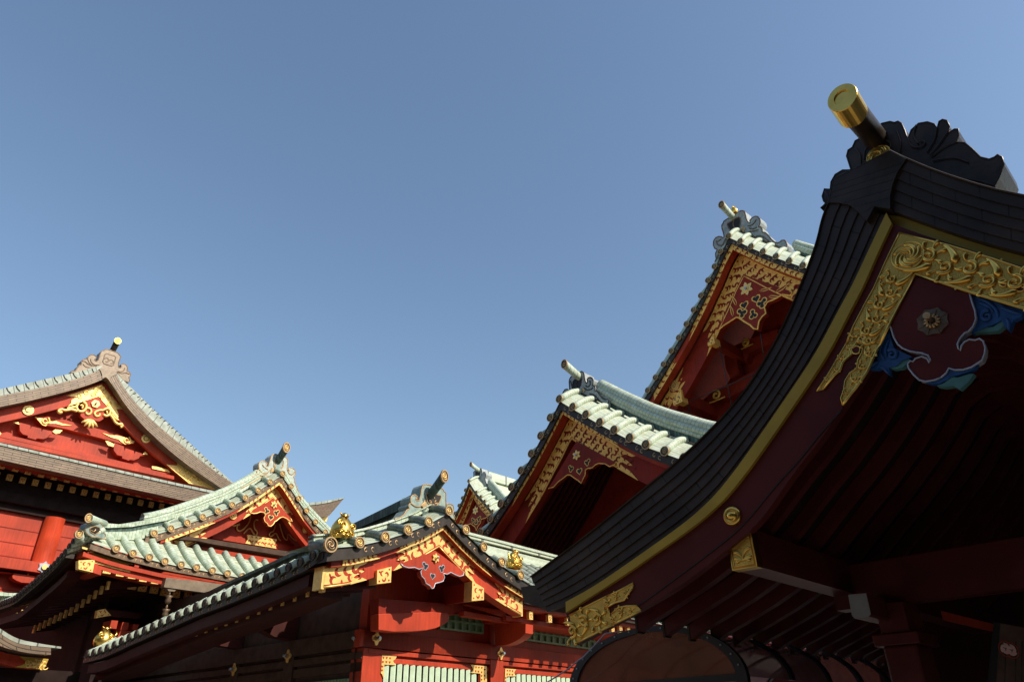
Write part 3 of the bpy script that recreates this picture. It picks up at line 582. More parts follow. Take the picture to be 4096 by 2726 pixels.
mb.fbox(FC, u9, 11, -2.35, -2.02, zr2+.06, zr1, 'patina_pale'); mb.fbox(FC, u9, 11, -2.35, -2.05, zr2, zr2+.06, 'patina_pale_sheet'); mb.fbox(FC, u9, 11, -2.3, -2.12, zr3, zr2, 'bronze_dark'); mb.fbox(FC, u9, 11, -2.35, -2.03, zr4, zr3, 'patina_pale')
mb.build('main_ridge', C)
zev = zm+.24; mb = MB(); T = [i/4 for i in range(5)]; rz = zr4-zev-.05
path = lambda u, off: [FC.w(u, -.15-1.95*t, zev+off+rz*t) for t in T]
mb.grid([path(2.0+.5*i, 0) for i in range(18)], 'tile_grey', False, [[(2+.5*i, t*2.) for t in T] for i in range(18)], flip=True)
for i in range(26): mb.tube(path(2.42+.33*i, .05), .075, 'tile_grey', 8)
mb.build('tile_roof', C)
for q in ((275, 525), (1577, 685)): flower(C, FC, S('zC', q)[0], W+.05, .10)
# left wing of the corner building, shade painted in by darker wood and slats
CO = FC.P(S('z4', (355, 635))[0], 0); FL = Frame(131, origin=CO)
cl = FL.ps('zF', [(1110, 60), (965, 195), (835, 262), (700, 322), (578, 378), (465, 430), (350, 482), (240, 530), (142, 568), (45, 615)])+FL.ps('zE', [(2320, 220), (2240, 262), (2150, 300), (2070, 335), (1995, 372), (1925, 402), (1860, 430), (1790, 462), (1725, 493), (1655, 522), (1590, 555), (1530, 580), (1468, 608), (1408, 640), (1352, 668), (1300, 690), (1245, 715), (1195, 735), (1145, 752), (1095, 765), (1050, 772), (1005, 785)])
cvL = Curve(cl); uend = cl[-1][0]; sp = abs(cl[2][0]-cl[4][0])/2
usL = [cl[1][0]-sp*i for i in range(60) if cl[1][0]-sp*i > uend]
eave(C, FL, cvL, usL, .074, .5, .31, 'dark', 'patina_pale', 'patina_sheet', 'bronze_dark', 'shade_red', uend-.1, -.12)  # dark caps and pale rolls paint in shaded faces and sunlit tops
cap(C, C, FC, ccor[0], .02, ccor[1], .118, 'bronze')
mb = MB(); mb.tube([FC.w(ccor[0], .0, ccor[1]), FC.w(ccor[0]+.05, -.25, ccor[1]+.04), FC.w(ccor[0]+.12, -.6, ccor[1]+.1)], .10, 'patina_mid', 12)
kk = lambda q: -.14
band(mb, FL, cvL, -.33, -.17, uend+.6, -.2, -.75, -.42, 'patina'); mb.build('edge_ridge', C)
mb = MB(); band(mb, FL, cvL, .18, .36, uend, -.55, -.36, -.12, 'shade_red'); band(mb, FL, cvL, .36, .46, uend, -.6, -.8, -.30, 'shade_red'); mb.build('eave_beam', C)
rl = FL.ps('zF', [(1050, 545), (905, 595), (768, 645), (632, 693), (505, 740), (385, 785), (272, 830), (160, 870), (50, 905)], -.30)+FL.ps('zE', [(2205, 565), (1860, 700), (1500, 830), (1165, 950)], -.30)
cvl2 = Curve(rl); s2 = abs(rl[0][0]-rl[4][0])/4; ul = [rl[0][0]-s2*i for i in range(60) if rl[0][0]-s2*i > rl[-1][0]-.1]
rafters(C, FL, cvl2, ul, .038, .055, -.30, 1.0, .18, 'shade_red', capw=.06)
WO = FC.w(uL, W, 0); WO.z = FC.O.z; FW_ = Frame(131, origin=WO)
mb = MB(); mb.fbox(FW_, -11, 0, -.2, -.06, zt0, -.55, 'brown_wood'); mb.build('wall', C)
zq = p[1]; mb = MB(); mb.fbox(FW_, -11, .05, -.1, .05, zb1, zq, 'brown_wood'); mb.fbox(FW_, -11, 0, -.1, .02, zb1-.17, zb1-.06, 'brown_wood'); mb.fbox(FW_, -11, 0, -.1, .0, zb1-.36, zb1-.22, 'brown_wood'); mb.build('beam', C)
pil = []
for a, b in ((1405, 1500), (640, 740), (75, 150)):
    x0, x1 = [min(q[0], -.16) for q in FW_.ps('zF', [(a, 1350), (b, 1350)], .03)]; pil.append((x0, x1)); mb = MB(); mb.fbox(FW_, x0, x1, -.2, .03, zt0, zb1, 'brown_wood'); mb.build('pillar', C, bevel=.01)
for (x0, x1), (y0, y1) in zip(pil[1:], pil):
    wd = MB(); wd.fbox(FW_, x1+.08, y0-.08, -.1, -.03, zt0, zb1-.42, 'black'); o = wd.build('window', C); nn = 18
    for i in range(nn):
        u = x1+.12+(y0-x1-.24)*(i+.5)/nn; s = MB(); s.fbox(FW_, u-.035, u+.035, -.05, .0, zt0, zb1-.45, 'lattice_green'); s.build('slat', C, o)
for q in ((1445, 1095), (690, 1285), (100, 1430)): flower(C, FW_, S('zF', q)[0], .05, .10)
for (x0, x1) in pil[1:]+[(-9.4, -9.1)]:
    mb = MB(); xm = (x0+x1)/2; pr = [(0, zq+.62), (1.0, zq+.62), (1.0, zq+.42), (.9, zq+.25), (.7, zq+.12), (.45, zq+.03), (0, zq)]
    n = len(pr); va = mb.verts([FW_.w(xm-.11, d, z) for d, z in pr]); vb = mb.verts([FW_.w(xm+.11, d, z) for d, z in pr])
    mb.face([va+i for i in range(n)][::-1], 'shade_red'); mb.face([vb+i for i in range(n)], 'shade_red')
    for i in range(n): j = (i+1) % n; mb.face([va+i, va+j, vb+j, vb+i], 'shade_red')
    mb.build('bracket', C)
# ================================================================ B: green roofed hall
FB = Frame(39, S('z3', (1180, 435))[0], 22)
B = thing('green_roof_hall', 'red hall with green copper tiled roof and small gold trimmed gable', 'building', base_of(FB, 0, -3))
bc = FB.ps('z3', [(183, 925), (330, 873), (468, 822), (603, 768), (732, 713), (852, 650), (965, 583), (1073, 508), (1185, 433), (1260, 547), (1328, 657), (1400, 763), (1480, 865), (1568, 958)])
bc = FB.ps('z2', [(1167, 440), (1295, 403)])[:1]+bc
cvB = Curve(bc+[(3.2, -2.2), (-5, -2.9)]); usB = [q[0] for q in bc]
verge(B, FB, cvB, usB, capr(FB, 'z3', 603, 738, 800), .36, .19, 'gold', 'patina', 'patina_sheet', 'bronze', (.38, .22, .36, 'patina', 'patina', -.35, .35), back=5, uend=(usB[0]-.15, 2.6))
finial(B, FB, 'y2', [(75, 1060), (68, 1000), (85, 950), (110, 935), (150, 955), (200, 940), (270, 870), (330, 800), (420, 755), (405, 720), (420, 680), (455, 655), (445, 600), (450, 540), (480, 500), (530, 485), (580, 495), (615, 530), (620, 555), (595, 545), (605, 595), (640, 600), (665, 540), (690, 450), (705, 390), (745, 345), (800, 340), (860, 360), (980, 395), (1020, 410), (1050, 450), (1055, 490), (1040, 660), (1060, 710), (1085, 690), (1065, 655), (1090, 630), (1140, 625), (1190, 660), (1215, 720), (1200, 780), (1170, 820), (1195, 860), (1190, 920), (1215, 960), (1250, 1060), (1290, 1160), (1330, 1225), (1375, 1220), (1390, 1260), (1350, 1340), (1200, 1120), (1000, 830), (880, 760), (500, 820)],
       -.38, .30, 'patina_finial_pale', 'bronze_rim', [(770, 450), (870, 455), (960, 475), (965, 520), (950, 610), (905, 660), (800, 660), (760, 600), (765, 500)], ((905, 435), (1018, 205)), .115, 'patina_dark', 'gold',
       [[(455, 655), (510, 740), (620, 740), (690, 660)], [(520, 560), (560, 620), (640, 660)], [(1040, 660), (1080, 760), (1150, 770), (1195, 710)], [(420, 760), (520, 800), (610, 760)], [(800, 560), (770, 590), (800, 620)], [(930, 560), (950, 590), (910, 620)]], .016, 'patina_finial', u=.05, gem=[(710, 630), (775, 670), (740, 710), (680, 730)])
mb = MB(); band(mb, FB, cvB, .13, .31, -3.0, 2.2, -.34, -.06, 'vermilion'); mb.build('bargeboard', B)
mb = MB(); band(mb, FB, cvB, .29, .66, -2.85, 2.05, -.5, -.30, 'vermilion'); mb.build('bargeboard', B)
mb = MB()
for ub in (-1.15, 1.0): fil(B, FB, cvB, 0, ub, .14, .31, -.055, 1, .11, prong=.2, border=False)
for ub in (-.80, .75): fil(B, FB, cvB, 0, ub, .32, .67, -.295, 2, .16, prong=.2)
fil(B, FB, cvB, -2.9, -1.7, .14, .31, -.055, 1, .11, prong=.25, border=False); fil(B, FB, cvB, -2.8, -1.72, .33, .66, -.295, 2, .16, prong=.3)
mb.build('gold_fitting', B)
for q in ((742, 808), (1390, 935)): rosette(B, FB, S('z3', q)[0], -.29, .105)
mb = MB(); gslab(mb, FB, cvB, .5, -2.9, 2.3, -3.2, -1.15, -.95, 'vermilion')
px(mb, FB, 'z3', [(560, 965), (1390, 1095), (1390, 1150), (560, 1010)], -.85, .1, 'vermilion'); mb.build('gable_wall', B)
pendant(B, FB, 'z3', [(1110, 655), (1258, 828), (1275, 860), (1245, 855), (1225, 835), (1190, 820), (1160, 830), (1140, 850), (1118, 862), (1105, 885), (1082, 905), (1060, 898), (1050, 878), (1028, 860), (1020, 830), (1035, 800), (1015, 778), (985, 775), (955, 788), (925, 790), (895, 782), (920, 755)], -.26, .12, 'vermilion', 'gold', 1,
        [(1045, 762, 1, 'tre', 2.2), (1135, 780, 1, 'tre', .8), (1083, 825, .8, 'heart')], .085, (1108, 710), .115, .016)
mb = MB(); D_ = -.93
for ln in ([(800, 890), (777, 895), (772, 925), (790, 950), (825, 940), (865, 900), (895, 850), (900, 800), (880, 785)], [(835, 972), (893, 908), (925, 980), (955, 985), (958, 950), (932, 930), (925, 870), (945, 840), (965, 850)], [(1120, 890), (1105, 950), (1080, 955), (1060, 985), (1085, 1000), (1125, 955), (1150, 1020), (1168, 1032)],
           [(1155, 880), (1175, 950), (1200, 1020), (1232, 1030), (1225, 985), (1245, 970), (1262, 1000), (1300, 1030), (1368, 1058)], [(620, 915), (700, 915), (725, 890), (750, 905), (800, 880)]): mb.line(FB, smooth(FB.ps('z3', ln, D_)), .022, D_+.02, 'gold')
px(mb, FB, 'z3', [(872, 978), (1140, 1022), (1122, 1050), (1130, 1102), (855, 1056), (878, 1015)], -.80, .04, 'gold')
for i in range(9): c = FB.ps('z3', [(893+29*i, 1040+4.6*i)], -.80)[0]; mb.prism(FB, crescent(c, .05, 1.5+(i % 2)*1.2), -.80, -.795, 'vermilion')
for i in range(6): c = FB.ps('z3', [(912+40*i, 1002+6.4*i)], -.80)[0]; mb.prism(FB, crescent(c, .035, 1.5), -.80, -.795, 'vermilion')
mb.build('gold_scroll', B)
# pent roof in front of the gable
def top_d(de): 
    u = FB.p(S('z2', (1250, 652))[0], de)[0]; return FB.pu(S('z2', (1140, 470))[0], u)
lo, hi = -.5, 3.
for _ in range(40):
    md = (lo+hi)/2
    if top_d(md)[0] < -.2: lo = md
    else: hi = md
de = md; bt, ht_ = top_d(de); fc = FB.ps('z2', [(752, 512), (880, 556), (1007, 592), (1131, 622), (1250, 652), (1373, 678), (1490, 699), (1610, 722), (1725, 744), (1838, 765)], de)
cvP = Curve(fc+[FB.p(S('z2', (590, 455))[0], de)]); sp = (fc[8][0]-fc[3][0])/5; usP = [q[0] for q in fc]+[fc[-1][0]+sp*i for i in range(1, 7)]
hP = ht_-cvP(fc[4][0]); bP = de-bt
eave(B, FB, cvP, usP[1:], capr(FB, 'z2', 1250, 623, 684, de), bP, hP, 'gold', 'patina', 'patina_sheet', 'bronze', 'shade_red', fc[0][0]-.15, usP[-1]+.2, de, bP*.62)
mb = MB(); px(mb, FB, 'z3', [(90, 985), (150, 978), (250, 982), (560, 1022), (1250, 1130), (1400, 1155), (1400, 1195), (1180, 1165), (560, 1062), (430, 1034), (100, 1008)], -.12, .5, 'brown_wood'); mb.build('skirt_board', B)
co = FB.w(cvP.p[0][0], de, cvP.p[0][1]); FBL = Frame(129, origin=co)
lc = FBL.ps('zB', [(1195, 560), (1150, 640), (1085, 720), (1030, 795), (970, 865), (915, 925), (862, 985), (805, 1040), (755, 1090), (700, 1130), (650, 1175), (600, 1220), (553, 1265), (505, 1305), (457, 1345), (415, 1380), (370, 1415), (330, 1450), (292, 1485), (245, 1520), (205, 1550)])
sq = abs(lc[2][0]-lc[10][0])/8; cvBL = Curve(lc+[(lc[-1][0]-6, lc[-1][1]-.1)]); usBL = [lc[1][0]-sq*i for i in range(34)]
eave(B, FBL, cvBL, usBL, capr(FBL, 'zB', 862, 962, 1045), .55, .36, 'dark', 'patina_pale', 'patina_sheet', 'bronze_dark', 'shade_red', usBL[-1]-.2, -.42)  # shade and sun painted in again by dark caps, pale rolls
cap(B, B, FB, cvP.p[0][0], de+.05, cvP.p[0][1]+.02, .088, 'gold', zs=1.1)
mb = MB(); c0 = FB.w(cvP.p[0][0], de+.02, cvP.p[0][1]+.02); c1 = FB.w(cvP.p[0][0]+.55, de-.75, cvP.p[0][1]+.02)
mb.tube([c0, c0.lerp(c1, .5)-ZV*.05, c1], .09, 'patina', 12)
A0 = FB.P(S('z2', (700, 430))[0], de-.35); A1 = FB.P(S('z2', (1160, 445))[0], -.2); dv = A1-A0; FH = Frame(math.degrees(math.atan2(dv.x, dv.y)), origin=A0)
px(mb, FH, 'z2', [(735, 345), (800, 362), (900, 370), (1000, 360), (1250, 318), (1400, 270), (1400, 300), (1250, 345), (1000, 390), (820, 398), (745, 384), (738, 360)], .05, .28, 'patina')
px(mb, FH, 'z2', [(745, 384), (820, 398), (1000, 390), (1250, 345), (1250, 372), (1000, 425), (820, 428), (750, 425)], .0, .18, 'patina_dark')
px(mb, FH, 'z2', [(750, 425), (820, 428), (1000, 425), (1200, 385), (1200, 420), (1150, 470), (1000, 490), (820, 485), (750, 470)], .03, .22, 'patina'); mb.build('hip_ridge', B)
finial(B, FH, 'z2', [(650, 400), (665, 372), (700, 358), (760, 358), (782, 385), (780, 430), (800, 445), (805, 470), (790, 485), (765, 475), (740, 470), (700, 468), (668, 450), (650, 425)], .25, .18, 'patina_finial', 'bronze_rim', [(680, 400), (720, 385), (755, 395), (760, 425), (720, 450), (685, 430)], None, lines=[[(690, 415), (710, 430), (725, 410)]])
cap(B, B, FB, *(lambda q: (q[0], de+.25, q[1]))(FB.p(S('z2', (673, 324))[0], de+.25)), .082, 'gold', zs=1.25)
pp = [FB.P(S('z2', q)[0], dd) for q, dd in (((673, 324), de+.23), ((720, 345), de-.05), ((790, 372), de-.5))]
mb = MB(); mb.tube(pp, [.085, .09, .09], 'patina', 12); mb.build('horn', B)
mb = MB(); band(mb, FB, cvP, .24, .33, cvP.p[0][0]+.25, 3.6, de-.5, de-.12, 'vermilion'); band(mb, FB, cvP, .33, .46, cvP.p[0][0]+.45, 3.6, de-.6, de-.19, 'vermilion')
px(mb, FB, 'z2', [(625, 540), (1055, 655), (1055, 668), (985, 652), (625, 555)], de-.10, .02, 'gold'); px(mb, FB, 'z2', [(680, 580), (760, 600), (900, 640), (1010, 665), (960, 690), (700, 640), (680, 620)], de-.17, .03, 'gold_paint')
px(mb, FB, 'z2', [(678, 622), (720, 640), (1005, 720), (985, 735), (900, 715), (720, 665)], de-.165, .03, 'gold'); mb.build('eave_beam', B)
mb = MB(); px(mb, FB, 'z2', [(722, 640), (772, 722), (766, 757), (700, 735)], de-.17, .8, 'vermilion'); mb.build('corner_rafter', B); goldbox(B, None, FB, FB.ps('z2', [(597, 645), (722, 638), (703, 735), (597, 710)], de-.13), de-.3, de-.13, name='gold_cap', deep=.15)
for row, dd in (([(815, 710), (915, 732), (1005, 750), (1090, 773), (1178, 790)], de-.21), ([(1010, 830), (1088, 846), (1175, 862), (1255, 880), (1340, 893), (1430, 907)], de-.70)):
    q = FB.ps('z2', row, dd); rafters(B, FB, Curve(q), [a[0] for a in q]+[q[-1][0]+(q[-1][0]-q[0][0])/(len(q)-1)*i for i in (1, 2, 3)], .075, .085, dd, 1.3, .3, 'shade_red', capw=.08)
for a, b_, dd in (((585, 725), (10, 1140), -.55), ((815, 835), (260, 1165), -1.15)):
    q = FBL.ps('z2', [a, ((a[0]+b_[0])/2+15, (a[1]+b_[1])/2+22), b_], dd); us_ = spaced(q[0][0], q[-1][0], .26); rafters(B, FBL, Curve(q+[(q[-1][0]-5, q[-1][1])]), us_, .04, .08, dd, 1.2, .25, 'shade_red', capw=.05)
mb = MB(); gslab(mb, FBL, cvBL, .28, usBL[-1], -.3, cvBL(-4)-.55, -.5, -.3, 'shade_red') if False else band(mb, FBL, cvBL, .25, .40, usBL[-1], -.6, -.5, -.22, 'shade_red')
mb.build('eave_beam', B)
mb = MB(); ztB = cvP(0); mb.fbox(FB, cvP.p[0][0]+1.6, 6, -1.6, -1.3, -FB.O.z, ztB+.2, 'shade_timber'); mb.fbox(FBL, -14, -1.5, -1.9, -1.6, -co.z, 0, 'shade_timber'); mb.build('wall', B)  # walls near-black: the eave shade is put into their colour
mb = MB(); px(mb, FB, 'zE', [(1240, 245), (1700, 300), (1640, 360), (1200, 330)], -.3, .6, 'shade_red'); mb.build('beam', B); goldbox(B, None, FB, FB.ps('zE', [(1150, 262), (1240, 243), (1310, 322), (1135, 352)], -.28), -.4, -.28, name='gold_cap')
for pl in ([(1315, 378), (1392, 385), (1370, 480), (1290, 472)], [(1445, 400), (1522, 407), (1505, 490), (1420, 488)], [(1575, 420), (1640, 430), (1610, 500), (1550, 490)], [(1430, 487), (1570, 520), (1500, 560), (1370, 600)], [(1265, 950), (1350, 910), (1320, 970), (1225, 1060)]):
    mb = MB(); px(mb, FB, 'zE', pl, -.2, .4, 'vermilion'); mb.build('bracket', B)
mb = MB(); px(mb, FB, 'z2', [(1262, 775), (1500, 800), (2000, 868), (2000, 940), (1550, 888), (1245, 847)], de+.12, .16, 'copper_plain'); px(mb, FB, 'z2', [(1266, 850), (1345, 858), (1325, 880), (1280, 878)], de+.09, .12, 'copper_plain'); mb.build('rain_gutter', B)
# rain chain
ch0 = FB.P(S('z2', (1290, 880))[0], de+.04); ch1z = FB.P(S('z2', (1247, 1092))[0], de+.04).z
RC = thing('rain_chain', 'bronze rain chain of lotus cups hanging from the copper gutter corner', 'rain chain', ch0)
zc = ch0.z; k = 0
while zc > ch1z:
    mb = MB(); n = 10; prof = [(.02, 0), (.05, -.03), (.075, -.08), (.055, -.14), (.095, -.19), (.05, -.20)] if k % 2 else [(.015, 0), (.03, -.04), (.015, -.09)]
    rg = [mb.verts([(ch0.x+r*math.cos(2*math.pi*j/n), ch0.y+r*math.sin(2*math.pi*j/n), zc-(-z if k % 2 == 0 else .2+z)) for j in range(n)]) for r, z in prof]
    for a, b_ in zip(rg, rg[1:]):
        for j in range(n): mb.face([a+j, a+(j+1) % n, b_+(j+1) % n, b_+j], 'bronze', None, True)
    mb.build('chain_cup' if k % 2 else 'chain_link', RC); zc -= .2 if k % 2 else .09; k += 1
# curved porch roof at lower left
PO = thing('porch', 'small curved porch roof with thick brown eave at the lower left corner', 'porch', base_of(FB, -4.5, 1)); dp = de+.3
mb = MB(); px(mb, FB, 'zE', smooth([(-120, 400), (0, 475), (130, 560), (250, 610), (400, 640), (560, 668), (720, 690)], 1)+[(720, 712), (560, 695), (380, 680), (210, 650), (100, 600), (0, 530), (-120, 455)], dp-.1, .8, 'tile_grey'); mb.build('roof_edge', PO)
mb = MB(); pxband(mb, FB, 'zE', [(-120, 455), (0, 530), (100, 600), (210, 650), (380, 682), (600, 700)], [(-120, 620), (0, 680), (100, 715), (210, 742), (400, 775), (600, 785)], dp, .6, 'copper_brown'); mb.build('thick_eave', PO)
mb = MB(); pxband(mb, FB, 'zE', [(-120, 690), (0, 742), (100, 775), (240, 800), (400, 822), (575, 835)], [(-120, 830), (0, 880), (100, 912), (180, 930), (350, 950), (520, 957)], dp-.3, .2, 'vermilion'); mb.build('bargeboard', PO)
mb = MB(); px(mb, FB, 'zE', [(235, 803), (572, 835), (520, 957), (180, 930), (260, 905), (300, 885), (310, 860), (270, 835)], dp-.285, .03, 'gold_paint')
for i in range(14): c = FB.ps('zE', [(330+33*(i % 7), 865+42*(i//7)+6*(i % 7)*.6)], dp-.285)[0]; mb.line(FB, spiral(c, .01, .06, i, .9, 10), .010, dp-.28, 'gold')
mb.build('gold_fitting', PO)
mb = MB(); mb.fbox(FB, -9, -4.3, -1.5, dp-.6, -FB.O.z, FB.ps('zE', [(0, 900)], dp)[0][1], 'shade_timber'); mb.build('wall', PO)  # near-black wall, shade behind the porch painted in

# ================================================================ A: main hall far left
FA = Frame(41, S('z1', (940, 475))[0], 34)
A = thing('main_hall', 'large red main hall with brown copper roof edge and gold pendant in its gable', 'building', base_of(FA, 0, -4))
mb = MB(); pxband(mb, FA, 'z1', [(-160, 668), (0, 632), (300, 575), (600, 505), (800, 440), (890, 400)], [(-160, 766), (0, 732), (300, 668), (600, 592), (800, 532), (920, 485)], 0, 1.6, 'copper_brown'); mb.build('thick_roof_edge', A)
mb = MB(); pxband(mb, FA, 'z1', [(1045, 440), (1090, 530), (1180, 655), (1320, 810), (1500, 970), (1750, 1170), (1950, 1325), (2120, 1440)], [(968, 480), (1030, 570), (1110, 695), (1230, 845), (1400, 1020), (1630, 1215), (1850, 1370), (2030, 1490)], 0, 1.6, 'copper_brown'); mb.build('thick_roof_edge', A)
mb = MB(); px(mb, FA, 'y5', [(1300, 1100), (1675, 1220), (1715, 1380), (1600, 1420), (1500, 1480), (1455, 1550), (1360, 1470), (1250, 1520), (1245, 1400), (1210, 1290), (1150, 1215)], .03, .6, 'copper_plain'); mb.build('edge_cap', A)
mb = MB(); pxband(mb, FA, 'z1', [(-160, 610), (0, 573), (250, 517), (500, 462), (700, 418), (850, 375), (930, 360)], [(-160, 668), (0, 632), (300, 575), (600, 505), (800, 440), (900, 396), (925, 366)], -.05, 3, 'tile_grey')
pxband(mb, FA, 'z1', [(1052, 430), (1110, 500), (1190, 570), (1310, 690), (1500, 875), (1700, 1055), (1900, 1240), (2090, 1410)], [(1045, 440), (1090, 530), (1180, 655), (1320, 810), (1500, 970), (1750, 1170), (1950, 1325), (2120, 1440)], -.05, 3, 'tile_grey')
for (x, y) in [(60+85*i, 0) for i in range(10)]:      # lapped copper seams
    yt = 573-(x)*.224; 
    q = FA.ps('z1', [(x, yt), (x+12, yt+28), (x+35, yt+50)], -.04); mb.line(FA, q, .02, -.04, 'bronze_dark')
for i in range(26):
    t = i/26; x = 1190+880*t; y = 570+ (1400-570)*t-14*math.sin(math.pi*t); q = FA.ps('z1', [(x-5, y+7), (x-26, y+15)], -.04); mb.line(FA, q, .018, -.04, 'bronze_dark')
mb.build('tile_roof', A)
finial(A, FA, 'y5', [(245, 1340), (270, 1290), (310, 1275), (400, 1270), (450, 1200), (520, 1100), (570, 1090), (600, 1050), (600, 960), (650, 915), (720, 905), (780, 900), (800, 850), (850, 790), (910, 765), (980, 770), (1040, 810), (1078, 870), (1030, 885), (1010, 915), (1030, 960), (1070, 970), (1130, 920), (1180, 760), (1220, 660), (1300, 630), (1350, 600), (1430, 605), (1500, 625), (1640, 675), (1750, 720), (1790, 780), (1828, 830), (1770, 990), (1750, 1100), (1770, 1170), (1820, 1180), (1850, 1130), (1830, 1080), (1900, 1050), (1980, 1070), (2035, 1140), (2035, 1240), (2020, 1280), (2090, 1300), (2130, 1360), (2130, 1430), (2080, 1480), (2110, 1560), (2080, 1640), (1900, 1560), (1700, 1300), (1300, 1180), (900, 1270), (500, 1330)],
       -.25, .45, 'copper_plain', 'bronze', [(1340, 750), (1390, 735), (1640, 810), (1670, 850), (1600, 1090), (1550, 1125), (1290, 1040), (1265, 980)], ((1570, 690), (1725, 340)), 0.13, 'bronze_dark', 'plain',
       [[(1310, 900), (1400, 860), (1450, 930), (1400, 1010), (1350, 980)], [(1460, 950), (1530, 920), (1600, 970), (1570, 1050), (1500, 1040)], [(880, 900), (900, 1010), (1010, 1085), (1160, 1085)], [(790, 900), (830, 1020), (930, 1100), (1080, 1120)], [(620, 970), (700, 970), (800, 1060), (930, 1115)], [(1950, 1180), (1930, 1260), (1850, 1300), (1730, 1290)], [(1740, 1310), (1860, 1360), (1980, 1320), (2100, 1380)], [(640, 1060), (720, 1150), (850, 1170)]], .022, 'copper_plain', u=None, zs=1.05)
mb = MB(); px(mb, FA, 'z1', [(-160, 900), (-160, 700), (0, 660), (600, 540), (925, 470), (1200, 700), (1600, 1100), (2000, 1440), (1900, 1500), (0, 1100)], -.98, .2, 'vermilion'); mb.build('gable_wall', A)
bt = -.45
mb = MB(); pxband(mb, FA, 'z1', [(-160, 800), (0, 764), (300, 697), (600, 628), (920, 528)], [(-160, 905), (0, 872), (300, 805), (610, 724), (880, 638)], bt, .16, 'vermilion', sm=1); mb.build('bargeboard', A)
mb = MB(); pxband(mb, FA, 'z1', [(920, 528), (1115, 762), (1250, 895), (1400, 1035), (1570, 1180), (1750, 1330), (1930, 1470)], [(880, 638), (1050, 838), (1180, 975), (1340, 1130), (1490, 1248), (1600, 1335), (1700, 1420)], bt, .16, 'vermilion', sm=1); mb.build('bargeboard', A)
mb = MB(); pxband(mb, FA, 'z1', [(-160, 790), (0, 754), (300, 687), (600, 618), (925, 512)], [(-160, 797), (0, 762), (300, 695), (600, 627), (925, 524)], bt+.12, .3, 'dark_red', sm=1)
pxband(mb, FA, 'z1', [(945, 512), (1130, 752), (1290, 905), (1440, 1040), (1620, 1190), (1900, 1430)], [(925, 528), (1118, 760), (1260, 895), (1400, 1030), (1575, 1178), (1860, 1410)], bt+.12, .3, 'dark_red', sm=1); mb.build('board_moulding', A)
def relief_plate(mb, F, k, poly, d, n, r, hole='vermilion', seed=1, inset=True):
    P = F.ps(k, poly, d); mb.prism(F, P, d, d+.03, 'gold'); rd = random.Random(seed)
    def inside(x, y):
        c = False; j = len(P)-1
        for i in range(len(P)):
            if (P[i][1] > y) != (P[j][1] > y) and x < (P[j][0]-P[i][0])*(y-P[i][1])/(P[j][1]-P[i][1])+P[i][0]: c = not c
            j = i
        return c
    xs = [p[0] for p in P]; ys = [p[1] for p in P]; got = []; tr = 0
    while len(got) < n and tr < 3000:
        tr += 1; x = rd.uniform(min(xs), max(xs)); y = rd.uniform(min(ys), max(ys))
        if all(inside(x+r*1.1*a, y+r*1.1*b) for a, b in ((1, 0), (-1, 0), (0, 1), (0, -1))) and all(math.hypot(x-a, y-b) > r*1.75 for a, b in got): got.append((x, y))
    for x, y in got:
        a0 = rd.uniform(0, 6.28); mb.line(F, spiral((x, y), r*.1, r*.9, a0, .95, 12, rd.choice((-1, 1))), r*.20, d+.035, 'gold', 1.); mb.prism(F, crescent((x, y), r*.75, a0, .3), d+.03, d+.036, 'gold_relief')
    mb.line(F, P+[P[0]], r*.09, d+.03, 'gold')
mb = MB(); relief_plate(mb, FA, 'z1', [(585, 628), (600, 634), (920, 530), (1118, 765), (1085, 750), (1040, 752), (1060, 800), (1055, 836), (880, 638), (605, 726), (635, 700), (640, 670), (670, 655), (700, 640), (640, 640)], bt, 30, .13); mb.build('gold_fitting', A)
mb = MB(); relief_plate(mb, FA, 'z1', [(1565, 1198), (1600, 1230), (1640, 1245), (1750, 1335), (1890, 1440), (1935, 1475), (1690, 1415), (1490, 1246), (1530, 1255), (1580, 1260), (1590, 1240)], bt, 16, .12, seed=3); mb.build('gold_fitting', A)
for q in ((250, 763), (1305, 1017)):
    c = FA.p(S('z1', q)[0], bt); mb = MB(); mb.prism(FA, arc(c, .19, 0, 6.15, 24), bt, bt+.05, 'gold'); mb.prism(FA, arc(c, .11, 0, 6.1, 20), bt+.05, bt+.055, 'bronze'); mb.prism(FA, arc(c, .085, 0, 6.1, 20), bt+.05, bt+.09, 'gold'); mb.build('round_boss', A)
# pendant
mb = MB(); px(mb, FA, 'z1', [(880, 642), (1050, 838), (1010, 830), (985, 775), (925, 745), (935, 790), (925, 840), (890, 860), (830, 850), (760, 845), (722, 810), (725, 770), (760, 730), (750, 690), (790, 668)], bt+.04, .2, 'vermilion'); pd = mb.build('gable_pendant', A)
mb = MB(); d_ = bt+.06
for ln, w in (([(745, 690), (770, 700), (775, 740), (745, 775), (700, 770), (680, 730), (700, 700)], .06), ([(720, 720), (735, 712), (745, 725), (735, 745)], .04), ([(690, 770), (640, 750), (590, 765), (550, 750), (520, 765), (530, 785), (555, 778)], .06), ([(680, 730), (640, 735), (600, 745)], .05), ([(775, 740), (810, 745), (820, 775), (800, 800), (775, 795), (770, 775)], .05),
              ([(925, 760), (960, 740), (990, 760), (985, 800), (950, 815), (925, 800)], .06), ([(950, 770), (962, 775), (958, 790)], .04), ([(985, 800), (1010, 830), (1030, 870), (1065, 890), (1090, 880), (1098, 905), (1080, 912)], .06), ([(1000, 790), (1030, 830), (1060, 850)], .05), ([(925, 762), (890, 760), (850, 775), (845, 800), (870, 820), (895, 805), (890, 790)], .05)): mb.line(FA, smooth(FA.ps('z1', ln, d_)), w, d_, 'gold', 1.)
